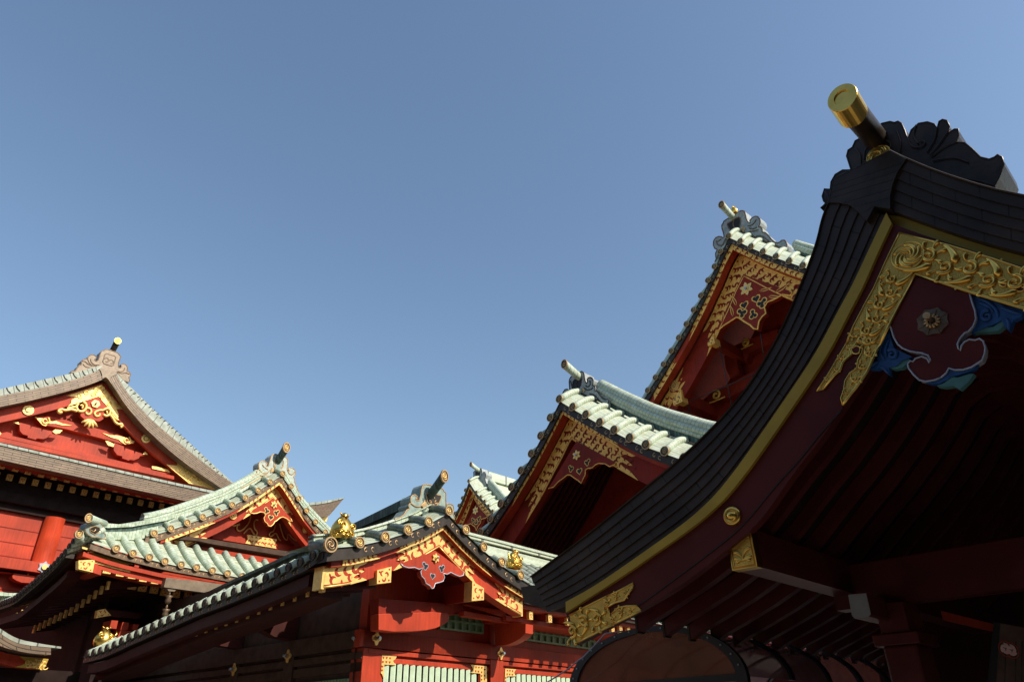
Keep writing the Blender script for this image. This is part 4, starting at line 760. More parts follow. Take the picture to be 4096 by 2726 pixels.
for a in (-.9, -.45, 0, .45, .9): c = FA.ps('z1', [(818, 835)], d_)[0]; mb.line(FA, [(c[0]+.05*t*math.sin(a)*8, c[1]-.05*t*math.cos(a)*8-.02) for t in (0, .33, .66, 1)], .065, d_, 'gold', .8, True)
mb.build('gold_scroll', A, pd)
mb = MB(); c = FA.p(S('z1', (855, 705))[0], d_); mb.prism(FA, arc(c, .17, 0, 5.24, 5), d_-.02, d_+.04, 'gold'); mb.tube([FA.w(c[0], d_, c[1]), FA.w(c[0], d_+.12, c[1])], .04, 'bronze', 8); mb.build('hexagon_boss', A, pd)
# tympanum beams
bd = -.72
mb = MB(); px(mb, FA, 'z1', smooth([(320, 818), (400, 815), (500, 825), (700, 880), (1000, 958), (1130, 1005), (1212, 1038)], 1)+[(1200, 1060), (1090, 1063), (900, 1010), (600, 930), (440, 900), (380, 895)], bd, .3, 'vermilion'); mb.build('rainbow_beam', A)
def arch_bracket(pts): m = MB(); px(m, FA, 'z1', pts, bd+.05, .35, 'vermilion'); m.build('bracket', A)
arch_bracket([(175, 870), (270, 895), (275, 930), (285, 905), (370, 925), (372, 955), (385, 932), (470, 950), (465, 975), (440, 985), (425, 1005), (390, 1018), (330, 1012), (320, 1025), (248, 1005), (250, 988), (205, 975), (178, 945)])
arch_bracket([(1020, 1050), (1110, 1085), (1115, 1125), (1125, 1100), (1200, 1125), (1205, 1155), (1215, 1130), (1310, 1160), (1300, 1165), (1255, 1170), (1245, 1190), (1200, 1208), (1160, 1203), (1158, 1212), (1095, 1190), (1096, 1172), (1050, 1160), (1020, 1120)])
mb = MB()
for pl in ([(315, 820), (345, 830), (400, 835), (430, 860), (500, 855), (560, 880), (648, 898), (560, 895), (500, 880), (440, 880), (410, 902), (380, 892)], [(915, 962), (990, 985), (1040, 985), (1080, 995), (1130, 1005), (1212, 1040), (1190, 1055), (1120, 1066), (1090, 1045), (1060, 1020), (1000, 1005)]): px(mb, FA, 'z1', pl, bd+.03, .03, 'gold'); mb.build('gold_scroll', A); mb = MB()
for q in ((402, 858), (1132, 1030)): c = FA.ps('z1', [q], bd)[0]; mb.line(FA, spiral(c, .04, .16, 0, 1.2, 16), .04, bd+.04, 'gold', 1.); mb.prism(FA, arc(c, .06, 0, 6, 10), bd+.03, bd+.05, 'vermilion'); mb.build('gold_scroll', A); mb = MB()
for pl in ([(470, 950), (495, 932), (560, 940), (535, 965), (500, 972)], [(945, 1035), (975, 1040), (1025, 1065), (1015, 1088), (970, 1075)], [(1280, 1155), (1300, 1128), (1325, 1158)], [(120, 870), (165, 865), (175, 888)], [(0, 955), (12, 968), (0, 985)]): px(mb, FA, 'z1', pl, bd+.09, .04, 'gold'); mb.build('gold_scroll', A); mb = MB()
mb.build('gold_scroll', A)
mb = MB(); px(mb, FA, 'z1', [(-160, 930), (0, 965), (1520, 1320), (1520, 1345), (0, 1000), (-160, 963)], -.66, .4, 'vermilion'); px(mb, FA, 'z1', [(-160, 970), (0, 1005), (1560, 1350), (1560, 1380), (0, 1045), (-160, 1010)], -.56, .5, 'vermilion'); mb.build('beam', A)
mb = MB(); relief_plate(mb, FA, 'z1', [(1358, 1262), (1400, 1268), (1500, 1293), (1525, 1318), (1360, 1284)], -.64, 3, .06); mb.build('gold_fitting', A)
# wide eave below the gable
ed = 1.0; top = [(-200, 1723), (0, 1769), (431, 1868), (862, 1965), (1100, 2008), (1216, 2012), (1300, 2003), (1378, 1988)]
def A_off(dy, dx=0): return [(x+dx, y+dy*(1 if x < 1150 else 1)) for x, y in top]
mb = MB(); pxband(mb, FA, 's', top, A_off(10)[:-1]+[(1376, 1992)], ed, 2.5, 'tile_grey', 40); mb.build('tile_roof', A)
mb = MB(); pxband(mb, FA, 's', A_off(10)[:-1]+[(1376, 1992)], [(-200, 1795), (0, 1838), (431, 1932), (830, 2022), (1090, 2068), (1230, 2072), (1270, 2072), (1318, 2060)], ed-.04, .9, 'copper_brown', 40); mb.build('thick_roof_edge', A)
mb = MB(); pxband(mb, FA, 's', [(-200, 1795), (0, 1838), (431, 1932), (830, 2022), (1090, 2068), (1270, 2068)], [(-200, 1812), (0, 1855), (431, 1948), (830, 2036), (1090, 2082), (1270, 2080)], ed-.5, .3, 'dark_red', 40); mb.build('eave_beam', A)
gb = MB(); px(gb, FA, 'z3', [(1505, 832), (1595, 812), (1582, 862), (1520, 850)], ed-.4, .5, 'gold'); gb.build('gold_cap', A)
r1 = [(20, 1255), (145, 1280), (258, 1307), (375, 1332), (490, 1355), (607, 1378), (717, 1402), (827, 1423), (932, 1447), (1040, 1468), (1145, 1488), (1245, 1508), (1347, 1530), (1450, 1552)]
r2 = [(-30, 1338), (88, 1362), (205, 1387), (318, 1408), (432, 1432), (543, 1452), (652, 1473), (757, 1496), (862, 1516), (967, 1535)]
for rr, dd in ((r1, ed-.7), (r2, ed-1.35)):
    q = FA.ps('z1', rr, dd); stp = (q[-1][0]-q[0][0])/(len(q)-1); rafters(A, FA, Curve(q), [a[0] for a in q]+[q[-1][0]+stp*i for i in range(1, 6)], .085, .10, dd, 1.8, .45, 'dark_red', capw=.08)
cvE = Curve(FA.ps('s', [(0, 1838), (830, 2022)], 0)); zE_ = cvE(0)
mb = MB(); mb.fbox(FA, -9, 11, -3.2, ed-.2, zE_-.15, zE_+.1, 'shade_timber'); mb.build('soffit', A)  # soffit coloured near-black to paint in the shade under the eave
wA = -.65
mb = MB(); mb.fbox(FA, -9, 11, wA-.3, wA, -FA.O.z, zE_, 'vermilion')
for y0 in (405, 630, 850, 1370): a, b_ = FA.ps('zB', [(0, y0), (660, y0+.166*660)], wA+.01); mb.fbox(FA, -9, 11, wA-.02, wA+.014, (a[1]+b_[1])/2-.015, (a[1]+b_[1])/2+.015, 'dark_red')
mb.build('wall', A)
(pa, za), (pb, zb_) = FA.ps('zB', [(640, 650), (965, 650)], wA+.45); 
mb = MB(); zF_ = FA.ps('s', [(100, 2052)], wA+.15)[0][1]; fz = MB(); fz.fbox(FA, -9, 11, wA, wA+.15, zF_, zE_-.1, 'shade_timber'); fz.fbox(FA, -9, 11, wA+.1, wA+.35, zF_+.25, zF_+.6, 'shade_timber'); fz.build('shade_frieze', A)  # added dark band painting the eave shade over the upper wall
mb.tube([FA.w((pa+pb)/2, wA+.1, -FA.O.z), FA.w((pa+pb)/2, wA+.1, zF_+.02)], (pb-pa)/2*1.02, 'vermilion', 28); mb.build('pillar', A)
za, zb_ = [FA.ps('zB', [q], wA+.65)[0][1] for q in ((300, 920), (300, 1085))]
mb = MB(); mb.fbox(FA, -9, 11, wA, wA+.65, zb_, za, 'vermilion'); zc_ = FA.ps('zB', [(300, 1150)], wA+.4)[0][1]; mb.fbox(FA, -9, 11, wA, wA+.4, zc_, zb_-.1, 'vermilion'); mb.build('beam', A)
mb = MB(); px(mb, FA, 'zB', [(195, 1180), (230, 1140), (540, 1185), (540, 1290), (430, 1290), (340, 1285), (250, 1250), (200, 1215)], wA+.45, .4, 'vermilion'); mb.build('bracket', A)
c = FA.p(S('zB', (690, 1050))[0], wA+.66); mb = MB(); mb.prism(FA, [(c[0]+.22*(1 if i % 2 else .7)*math.cos(i*.5236), c[1]+.22*(1 if i % 2 else .7)*math.sin(i*.5236)) for i in range(12)], wA+.65, wA+.69, 'silver_rim'); mb.prism(FA, arc(c, .09, 0, 6, 12), wA+.69, wA+.75, 'gold'); mb.build('nail_cover', A)
mb = MB(); pxband(mb, FB, 'zE', [(-60, 25), (60, 55), (150, 60), (240, 58)], [(-60, 80), (60, 95), (150, 90), (230, 75)], -3.5, .6, 'patina'); px(mb, FB, 'zE', [(40, 100), (130, 90), (200, 75), (150, 140), (70, 200), (10, 200), (20, 150)], -3.6, .4, 'patina'); mb.build('hip_ridge', B)
# ================================================================ D: tiled gable at centre right
KD = 24/19; FD = Frame(135, S('z5', (892, 410))[0], 24)
D = thing('shrine_building', 'green tiled red building with large gold filigree gable behind the dark eave', 'building', base_of(FD, 0, -4))
dc = FD.ps('z5', [(370, 1283), (436, 1195), (503, 1095), (573, 985), (637, 877), (705, 765), (767, 647), (830, 528), (890, 405), (978, 458), (1065, 508), (1157, 560), (1252, 610), (1355, 662), (1462, 707), (1586, 750), (1714, 795)])
dc += [(dc[-1][0]+.6*i, dc[-1][1]-.32*i) for i in range(1, 3)]; cvD = Curve(dc); usD = [q[0] for q in dc]
verge(D, FD, cvD, usD, capr(FD, 'z5', 1157, 530, 590), .93*KD, .52*KD, 'bronze', 'patina_pale', 'patina_pale_sheet', 'bronze_dark', (.97*KD, .30*KD, .62*KD, 'patina_pale', 'patina_dark', -.9*KD, .55*KD), back=6, soffit='dark_red')
finial(D, FD, 'y3', [(262, 925), (275, 875), (310, 822), (355, 812), (388, 835), (395, 880), (405, 885), (410, 800), (400, 655), (410, 600), (440, 550), (490, 525), (540, 530), (600, 470), (660, 440), (702, 470), (715, 520), (725, 600), (745, 672), (770, 698), (785, 650), (775, 610), (800, 575), (840, 563), (880, 580), (905, 630), (900, 690), (880, 740), (905, 735), (935, 755), (945, 800), (940, 845), (980, 850), (1020, 900), (1080, 990), (1140, 1030), (1180, 1030), (1215, 1012), (1228, 1060), (1205, 1132), (1100, 1100), (1000, 1045), (800, 965), (650, 900), (500, 960)],
       -.86*KD, .45*KD, 'slate_finial', 'bronze_dark', [(480, 660), (520, 610), (600, 560), (645, 570), (660, 610), (640, 730), (600, 790), (540, 820), (500, 790), (475, 730)], ((575, 500), (305, 295)), .105*KD, 'patina_pale', 'bronze',
       [[(745, 740), (780, 770), (830, 750), (850, 690), (830, 640)], [(570, 650), (545, 720), (575, 790)], [(700, 780), (760, 830), (850, 830), (900, 780)], [(830, 915), (900, 920), (980, 980), (1050, 1080)], [(430, 640), (450, 720), (480, 820)]], .023, 'black', u=0, gem=[(700, 775), (740, 830), (710, 890), (670, 830)])
mb = MB(); d1, zt = FD.pu(S('y3', (700, 470))[0], 0); mb.fbox(FD, -.25, .25, -9, -1.5, zt-.9, zt-.25, 'patina_pale'); mb.build('main_ridge', D)
uE = usD[-1]
mb = MB(); band(mb, FD, cvD, .24*KD, .40*KD, usD[0]-.3, uE, -.35*KD, -.10*KD, 'vermilion'); mb.build('bargeboard', D)
mb = MB(); band(mb, FD, cvD, .36*KD, 1.02*KD, usD[0]-.5, uE, -.60*KD, -.40*KD, 'dark_red'); mb.build('bargeboard', D)
mb = MB()
for ub in (-1.95*KD, 1.75*KD): fil(D, FD, cvD, 0, ub, .25*KD, .40*KD, -.095*KD, 1, .11*KD, 'gold_shade_warm', 'dark_red', .3, False)
for ub in (-1.75*KD, 1.95*KD): fil(D, FD, cvD, 0, ub, .42*KD, 1.03*KD, -.395*KD, 4, .15*KD, 'gold_shade_warm', 'dark_red', .7)
mb.build('gold_fitting', D)
pendant(D, FD, 'z5', [(1000, 682), (1258, 822), (1255, 835), (1220, 850), (1190, 832), (1150, 828), (1125, 838), (1105, 858), (1075, 862), (1060, 872), (1058, 905), (1045, 930), (1032, 960), (1012, 942), (985, 925), (960, 905), (940, 905), (915, 925), (880, 950), (850, 985), (815, 995)], -.36*KD, .15, 'dark_red', 'gold_shade_warm', 1,
        [(963, 862, 1, 'tre', 2.2), (1073, 820, 1, 'tre', .6), (1020, 880, .85, 'heart')], .107, (1003, 775), .177, .021)
mb = MB(); gslab(mb, FD, cvD, 1.1, usD[0], uE, -8, -3.4, -3.1, 'dark_red'); mb.fbox(FD, usD[0]+.2, uE, -7, -3.3, -FD.O.z, -5, 'shade_red'); mb.build('gable_wall', D)  # lower wall coloured dark to paint shade behind the near pavilion
mb = MB()
for i in range(9): band(mb, FD, cvD, 1.15, 1.3, usD[0], 0, -1.1-.25*i, -1.0-.25*i, 'shade_red', .5)
mb.build('purlin', D)
# ================================================================ E: tall gate gable
FE = Frame(138, S('z6', (685, 320))[0], 30)
E_ = thing('gate_building', 'tall gate with green tiled steep gable and pierced pendant at upper right', 'gate', base_of(FE, 0, -5))
ec = FE.ps('z6', [(152, 1337), (203, 1252), (256, 1165), (307, 1077), (357, 990), (407, 900), (455, 807), (503, 712), (550, 612), (593, 520), (632, 423), (685, 320), (762, 355), (833, 390), (912, 423), (998, 455), (1085, 485), (1175, 515)])
ec = [(ec[0][0]-.45*i, ec[0][1]-.42*i) for i in (3, 2, 1)]+ec+[(ec[-1][0]+.43*i, ec[-1][1]-.43*i) for i in range(1, 8)]; cvEE = Curve(ec); usE = [q[0] for q in ec]
verge(E_, FE, cvEE, usE, capr(FE, 'z6', 833, 370, 411), 1.0, .80, 'bronze', 'patina_pale', 'patina_pale_sheet', 'bronze_dark', (1.02, .35, .6, 'patina_pale', 'patina_dark', -1.3, 2.0), back=6)
finial(E_, FE, 'y4', [(570, 1560), (600, 1480), (590, 1440), (585, 1370), (620, 1300), (570, 1270), (540, 1200), (545, 1110), (590, 1045), (650, 1022), (710, 1030), (745, 1055), (765, 1020), (750, 940), (720, 850), (715, 785), (745, 740), (760, 700), (860, 635), (930, 640), (1010, 545), (1110, 485), (1140, 482), (1190, 495), (1205, 540), (1230, 650), (1260, 720), (1310, 735), (1300, 690), (1340, 640), (1410, 600), (1470, 605), (1515, 660), (1522, 720), (1505, 780), (1485, 815), (1530, 820), (1560, 860), (1565, 910), (1555, 930), (1620, 940), (1690, 1000), (1760, 1090), (1820, 1140), (1880, 1155), (1930, 1140), (1960, 1105), (2020, 1098), (2060, 1130), (2080, 1200), (2060, 1290), (1900, 1230), (1500, 1080), (1300, 980), (1080, 910), (800, 1050)],
       -.98, .5, 'slate_finial', 'bronze', [(830, 760), (1070, 615), (1105, 640), (1110, 720), (1080, 820), (1000, 890), (920, 910), (870, 860)], ((945, 600), (715, 362)), .135, 'patina_pale', 'bronze',
       [[(1260, 800), (1330, 800), (1400, 740), (1440, 670)], [(1290, 850), (1380, 870), (1450, 830)], [(1290, 920), (1400, 910), (1480, 880)], [(970, 690), (950, 790), (1000, 850)], [(610, 1110), (620, 1190), (690, 1220), (760, 1180)], [(700, 1080), (640, 1130)], [(1430, 1020), (1560, 1010), (1660, 1090), (1740, 1160)]], .028, 'black', u=None, gem=[(1160, 800), (1220, 850), (1180, 940), (1110, 870)])
mb = MB(); band(mb, FE, cvEE, .28, .62, usE[0], usE[-1], -.45, -.12, 'vermilion'); mb.build('bargeboard', E_)
mb = MB(); band(mb, FE, cvEE, .55, 1.72, usE[0], usE[-1], -.95, -.60, 'dark_red'); mb.build('bargeboard', E_)
mb = MB()
for ub in (-2.6, 2.9): fil(E_, FE, cvEE, 0, ub, .28, .62, -.115, 2, .17, 'gold_shade_warm', 'dark_red', .5, False)
for ub in (-2.2, 2.35): fil(E_, FE, cvEE, 0, ub, .62, 1.73, -.595, 5, .23, 'gold_shade_warm', 'dark_red', .7)
fil(E_, FE, cvEE, -4.6, -3.3, .30, .62, -.115, 1, .2, 'gold_shade_warm', 'dark_red', .3, False); fil(E_, FE, cvEE, -4.7, -3.35, .62, 1.25, -.595, 3, .24, 'gold_shade_warm', 'dark_red', .5)
mb.build('gold_fitting', E_)
rosette(E_, FE, S('z6', (327, 1308))[0], -.59, .24)
pendant(E_, FE, 'z6', [(780, 572), (1088, 682), (1105, 690), (1090, 712), (1040, 705), (990, 735), (940, 755), (920, 790), (930, 830), (905, 850), (885, 880), (875, 935), (850, 930), (825, 905), (790, 885), (755, 860), (735, 855), (690, 885), (650, 910), (615, 942), (600, 940)], -.56, .25, 'dark_red', 'gold_shade_warm', 1,
        [(770, 825, 1, 'tre', 2.2), (905, 760, 1, 'tre', .6), (845, 835, .9, 'tre', 1.57), (787, 775, .7, 'heart'), (865, 733, .7, 'heart'), (735, 780, .8, 'leaf', 1.5), (885, 680, .8, 'leaf', -.5), (945, 715, .8, 'leaf', -.8), (640, 895, .8, 'leaf', 1.0), (990, 690, 1, 'leaf', -.1), (710, 850, .8, 'leaf', 1.3)], .20, (802, 668), .30, .035)
mb = MB(); gslab(mb, FE, cvEE, 1.3, usE[0], usE[-1], -12, -3.2, -2.9, 'dark_red'); mb.fbox(FE, usE[0]+1, usE[-1]-1, -8, -3.1, -FE.O.z, -9, 'shade_red'); mb.build('gable_wall', E_)  # lower wall darkened the same way, shade put into the colour
for P_ in ([(793, 258), (722, 382), (728, 418), (812, 384)], [(383, 955), (283, 1100), (297, 1166), (406, 1112)]):
    Q = FE.ps('zD', P_, -.45); mb = MB(); cu = sum(a[0] for a in Q)/4; cz = sum(a[1] for a in Q)/4; mb.prism(FE, [(cu+(a-cu)*.94, cz+(b-cz)*.94) for a, b in Q], -2.9, -.8, 'dark_red'); o = mb.build('purlin', E_); goldbox(E_, o, FE, Q, -1, -.45, name='gold_cap', deep=.4, hole='bronze', gold='gold_shade_warm')
mb = MB(); px(mb, FE, 'zD', [(620, 1130), (800, 980), (1100, 830), (1560, 600), (1560, 760), (1000, 1060), (820, 1090), (640, 1210)], -2.5, .4, 'dark_red'); px(mb, FE, 'zD', [(1060, 410), (1250, 330), (1600, 200), (1600, 330), (1250, 500), (1200, 620)], -2.5, .4, 'dark_red'); px(mb, FE, 'zD', [(930, 540), (1090, 480), (1090, 640), (1120, 760), (1010, 820), (950, 700)], -2.3, .4, 'dark_red'); mb.build('beam', E_)
mb = MB()
for q, r in (((822, 1030), .22), ((1190, 375), .18)):
    c = FE.ps('zD', [q], -2.4)[0]; mb.line(FE, spiral(c, .04, r, 0, 1.3, 16), .055, -2.42, 'gold_shade_warm', 1.); mb.line(FE, [(c[0]-r*3, c[1]-r*.8), (c[0]-r*1.6, c[1]-r*1.1), (c[0], c[1]-r*1.1), (c[0]+r*1.8, c[1]-r*1.0)], .03, -2.42, 'gold_shade_warm'); mb.build('gold_scroll', E_); mb = MB()
mb.build('gold_scroll', E_)
for a, b_ in (((870, 410), (1040, 1240)), ((1380, 230), (1430, 560)), ((500, 1115), (1400, 730)), ((440, 980), (520, 1330))):
    mb = MB(); mb.tube([FE.P(S('zD', a)[0], -.8), FE.P(S('zD', b_)[0], -1.1)], .018, 'rubber', 6); mb.build('wire', E_)
# ================================================================ F: small distant gable
FF = Frame(135, S('z5', (290, 945))[0], 50)
F3 = thing('distant_roof_building', 'small distant green roofed building peeking left of the big filigree gable', 'building', base_of(FF, 0, -4))
fcp = FF.ps('z5', [(200, 1158), (225, 1107), (248, 1057), (268, 1005), (290, 945), (340, 1020), (370, 1050), (395, 1080), (420, 1110), (447, 1145)])
fcp = [(fcp[0][0]-.4*i, fcp[0][1]-.45*i) for i in (3, 2, 1)]+fcp+[(fcp[-1][0]+.4*i, fcp[-1][1]-.4*i) for i in range(1, 5)]; cvF = Curve(fcp)
verge(F3, FF, cvF, [q[0] for q in fcp], .13, .95, .5, 'bronze', 'patina_pale', 'patina_pale_sheet', 'bronze_dark', (1., .3, .7, 'patina_pale', 'patina', -1., .9), back=5)
finial(F3, FF, 'y1', [(1320, 275), (1330, 240), (1370, 235), (1380, 200), (1375, 150), (1410, 115), (1470, 95), (1500, 90), (1510, 130), (1505, 200), (1530, 150), (1560, 150), (1575, 190), (1560, 250), (1570, 300), (1590, 380), (1620, 430), (1650, 440), (1640, 510), (1580, 440), (1530, 370), (1480, 280), (1440, 240)], -.95, .6, 'slate_finial', 'bronze_dark', [(1410, 140), (1470, 120), (1480, 180), (1440, 220), (1410, 200)], ((1450, 100), (1337, 25)), .13, 'patina_pale', 'bronze', [], .03, 'black', u=0)
mb = MB(); band(mb, FF, cvF, .25, .5, fcp[0][0], fcp[-1][0], -.4, -.1, 'vermilion'); mb.build('bargeboard', F3)
mb = MB(); band(mb, FF, cvF, .45, 1.1, fcp[0][0], fcp[-1][0], -.7, -.45, 'vermilion'); mb.build('bargeboard', F3)
mb = MB()
for ub in (-2.2, 2.4): fil(F3, FF, cvF, 0, ub, .25, .5, -.095, 1, .22, 'gold_shade_warm', 'dark_red', .4, False); fil(F3, FF, cvF, 0, ub*.95, .48, 1.1, -.44, 3, .24, 'gold_shade_warm', 'dark_red', .5)
mb.build('gold_fitting', F3)
pendant(F3, FF, 'y1', [(1425, 640), (1610, 845), (1570, 880), (1500, 900), (1490, 960), (1450, 1010), (1420, 1080), (1400, 1020), (1370, 1000), (1330, 970), (1250, 1000)], -.5, .15, 'dark_red', 'gold_shade_warm', 1, [(1368, 915, 1, 'tre', 2.2), (1465, 890, 1, 'tre', .6), (1420, 945, 1, 'tre', 1.5)], .17, (1410, 760), .3, .03)
mb = MB(); gslab(mb, FF, cvF, 1, fcp[0][0], fcp[-1][0], -8, -2.4, -2.2, 'dark_red'); mb.build('gable_wall', F3)
mb = MB(); d1, zt = FF.pu(S('y1', (1560, 110))[0], 0)
mb.fbox(FF, -.25, .25, -14, -1.4, zt-.75, zt-.15, 'patina_pale'); mb.build('main_ridge', F3)
# ================================================================ G: black roofed pavilion, near right
FG = Frame(135, S('z7', (800, 615))[0], 7)
G = thing('black_roof_pavilion', 'dark maroon pavilion with black shingled curving roof and embossed gold gable mounts', 'pavilion', base_of(FG, 0, -2))
def pz(*pts): return S('p', *pts)
Lout = pz((1910, 462), (1893, 500), (1880, 560), (1850, 640), (1800, 760), (1730, 880), (1660, 965), (1560, 1062), (1450, 1150), (1350, 1232), (1222, 1326))
Lin = S('z7', (775, 1045), (640, 1330), (530, 1568))+S('z8', (400, 370), (270, 620), (130, 835))+S('z9', (1720, 60), (1500, 280), (1330, 412), (1100, 575), (900, 715), (700, 850), (520, 950), (330, 1028))
Rout = S('z7', (800, 615), (905, 668), (1150, 770), (1500, 880), (1735, 930), (2100, 1005), (2700, 1105)); Rin = S('z7', (800, 1012), (960, 1075), (1280, 1185), (1500, 1250), (1735, 1312), (2100, 1400), (2700, 1520))
def courses(outer, inner, n, th, seg):
    A_ = resamp(smooth(FG.ps('s', outer, 0), 2), seg); B_ = resamp(smooth(FG.ps('s', inner, 0), 2), seg); m = MB()
    for i in range(n):
        t0, t1 = i/n, (i+1)/n+.03*(i < n-1); d = -.011*i; rows = []; uv = []; L = .21*i
        for j in range(seg+1):
            (ax, az), (bx, bz) = A_[j], B_[j]; w0 = (ax+(bx-ax)*t0, az+(bz-az)*t0); w1 = (ax+(bx-ax)*t1, az+(bz-az)*t1)
            if j: L += math.hypot(ax-A_[j-1][0], az-A_[j-1][1])
            rows.append([FG.w(w0[0], d-th, w0[1]), FG.w(w0[0], d, w0[1]), FG.w(w1[0], d+.004, w1[1]), FG.w(w1[0], d-th, w1[1]), FG.w(w0[0], d-th, w0[1])]); uv.append([(L, .31), (L, .32), (L, .58), (L, .59), (L, .31)])
        m.grid(rows, 'shingle_black', False, uv, flip=(A_[1][0] < A_[0][0])); m.face([m.verts(rows[0][:4])+q for q in range(4)], 'shingle_black'); m.face([m.verts(rows[-1][:4])+q for q in range(4)], 'shingle_black')
    m.build('thick_roof_edge', G)
courses(Lout, Lin, 6, .06, 44); courses(Rout, Rin, 5, .45, 30)
mb = MB(); P = FG.ps('z7', [(800, 612), (408, 812), (372, 975), (440, 973), (520, 988), (575, 1028), (638, 1102), (692, 1000), (802, 1018), (800, 930), (815, 850), (850, 765), (912, 672)], .02); mb.prism(FG, P, -.5, .02, 'black_copper')
for i in range(1, 6): a, b_ = FG.ps('z7', [(405-8*i, 815+32*i), (912-30*i if i < 4 else 800, 672+62*i)], .02)
for ln in ([(398, 862), (884, 700)], [(392, 905), (856, 755)], [(385, 945), (826, 815)], [(480, 975), (808, 880)], [(545, 1005), (802, 940)], [(600, 1055), (690, 1000)]): mb.line(FG, FG.ps('z7', ln, .02), .0035, .02, 'black')
mb.line(FG, P+[P[0]], .006, .02, 'black_copper'); mb.build('edge_cap', G, bevel=.004)
def Gtop(a, bk, rise, nm):
    A_ = resamp(smooth(FG.ps('s', a, 0), 2), 30); m = MB(); rows = [[FG.w(u, .02, z+.004), FG.w(u, -bk*.3, z+rise*.6), FG.w(u, -bk, z+rise)] for u, z in A_]; m.grid(rows, 'black_copper', False); m.build(nm, G)
Gtop(Lout, 3.2, .05, 'roof_surface'); Gtop(Rout, 3.2, .05, 'roof_surface')
mb = MB(); mb.tube([FG.w(u, .012, z) for u, z in smooth(FG.ps('s', Lout, 0), 2)], .008, 'black_copper', 5); mb.tube([FG.w(u, .012, z) for u, z in smooth(FG.ps('s', Rout, 0), 2)], .008, 'black_copper', 5); mb.build('roof_trim', G)
mb = MB(); px(mb, FG, 's', pz((1198, 1350), (1228, 1345), (1262, 1352), (1272, 1372), (1255, 1402), (1205, 1383)), -.55, .5, 'black_copper'); mb.build('eave_corner', G)
# finial
finial(G, FG, 'z7', [(318, 1015), (358, 985), (340, 965), (330, 930), (345, 880), (385, 882), (392, 830), (420, 780), (470, 750), (530, 745), (500, 650), (510, 610), (540, 590), (560, 545), (600, 525), (700, 460), (745, 425), (800, 412), (830, 420), (855, 410), (880, 425), (905, 480), (925, 530), (950, 470), (1000, 425), (1060, 415), (1110, 430), (1130, 455), (1145, 410), (1165, 398), (1195, 405), (1217, 450), (1210, 490), (1250, 465), (1275, 465), (1280, 510), (1265, 555), (1320, 560), (1370, 600), (1430, 660), (1490, 675), (1530, 660), (1548, 643), (1580, 660), (1595, 710), (1560, 800), (1530, 860), (1440, 830), (1200, 780), (900, 690), (800, 700), (500, 850)],
       -.18, .42, 'black_copper', 'black_copper', [(620, 690), (625, 620), (650, 580), (700, 545), (760, 535), (800, 560), (810, 620), (790, 680)], ((680, 470), (473, 250)), .108, 'black_copper', 'gold',
       [[(925, 530), (950, 590), (1010, 600), (1050, 575), (1040, 545), (1010, 555)], [(1130, 455), (1120, 540), (1060, 630)], [(1217, 470), (1150, 570), (1080, 650)], [(1265, 555), (1180, 590), (1090, 660)], [(1100, 690), (1250, 660), (1350, 700)], [(985, 440), (960, 520), (1000, 570)], [(350, 900), (380, 940), (370, 990)], [(560, 600), (600, 640), (600, 720)], [(850, 480), (880, 560), (870, 640)]], .008, 'black', zs=1.12)
for ch in list(COL.objects):
    if ch.name.startswith('horn_cap') and ch.parent and ch.parent.parent == G: bpy.data.objects.remove(ch)
bu, _ = FG.p(S('z7', (680, 470))[0], -.18); td, tz = FG.pu(S('z7', (473, 250))[0], bu)
n = 30; mb = MB(); rg = []
for r, dd in ((.115, -.16), (.118, -.159), (.122, .01), (.118, .016), (.068, .016), (.064, .002), (0.0001, .002)): rg.append(mb.verts([FG.w(bu+r*math.cos(2*math.pi*j/n), td+dd*1.0, tz+r*1.12*math.sin(2*math.pi*j/n)+(dd*.42 if dd < 0 else 0)) for j in range(n)]))
for a, b_ in zip(rg, rg[1:]):
    for j in range(n): mb.face([a+j, a+(j+1) % n, b_+(j+1) % n, b_+j], 'gold_relief', None, False)
mb.build('gold_cap', G)
def leaf3(mb, F, c, ang, L, w, bend, d, m='gold_relief', n=7, fl=.55):
    pts = []; a = ang; x, y = c
    for i in range(n+1): pts.append((x, y)); x += L/n*math.cos(a); y += L/n*math.sin(a); a += bend/n
    rr = [w*((.22+.78*(i/n/.78)**1.1) if i/n < .78 else max(.12, math.sqrt(max(0, 1-((i/n-.78)/.225)**2)))) for i in range(n+1)]
    mb.tube([F.w(u, d, z) for u, z in pts], rr, m, 8, True, F.N, fl)
def tomoe(mb, F, c, r, d, k=6, m='gold_relief'):
    mb.prism(F, arc(c, r, 0, 6.2, 30), d, d+.008, 'gold_hammer'); mb.line(F, arc(c, r*.97, 0, 6.283, 36), r*.06, d+.006, m, 1)
    for i in range(k): pts = spiral(c, r*.16, r*.84, i*2*math.pi/k, .42, 12); mb.tube([F.w(u, d+.008, z) for u, z in pts], [r*(.05+.13*(q/12)*(1.25-q/12)*1.6) for q in range(13)], m, 8, True, F.N, .8)
co_ = FG.p(S('z7', (722, 648))[0], -.16); mb = MB(); tomoe(mb, FG, co_, .10, -.165, 4); mb.build('crest_boss', G)
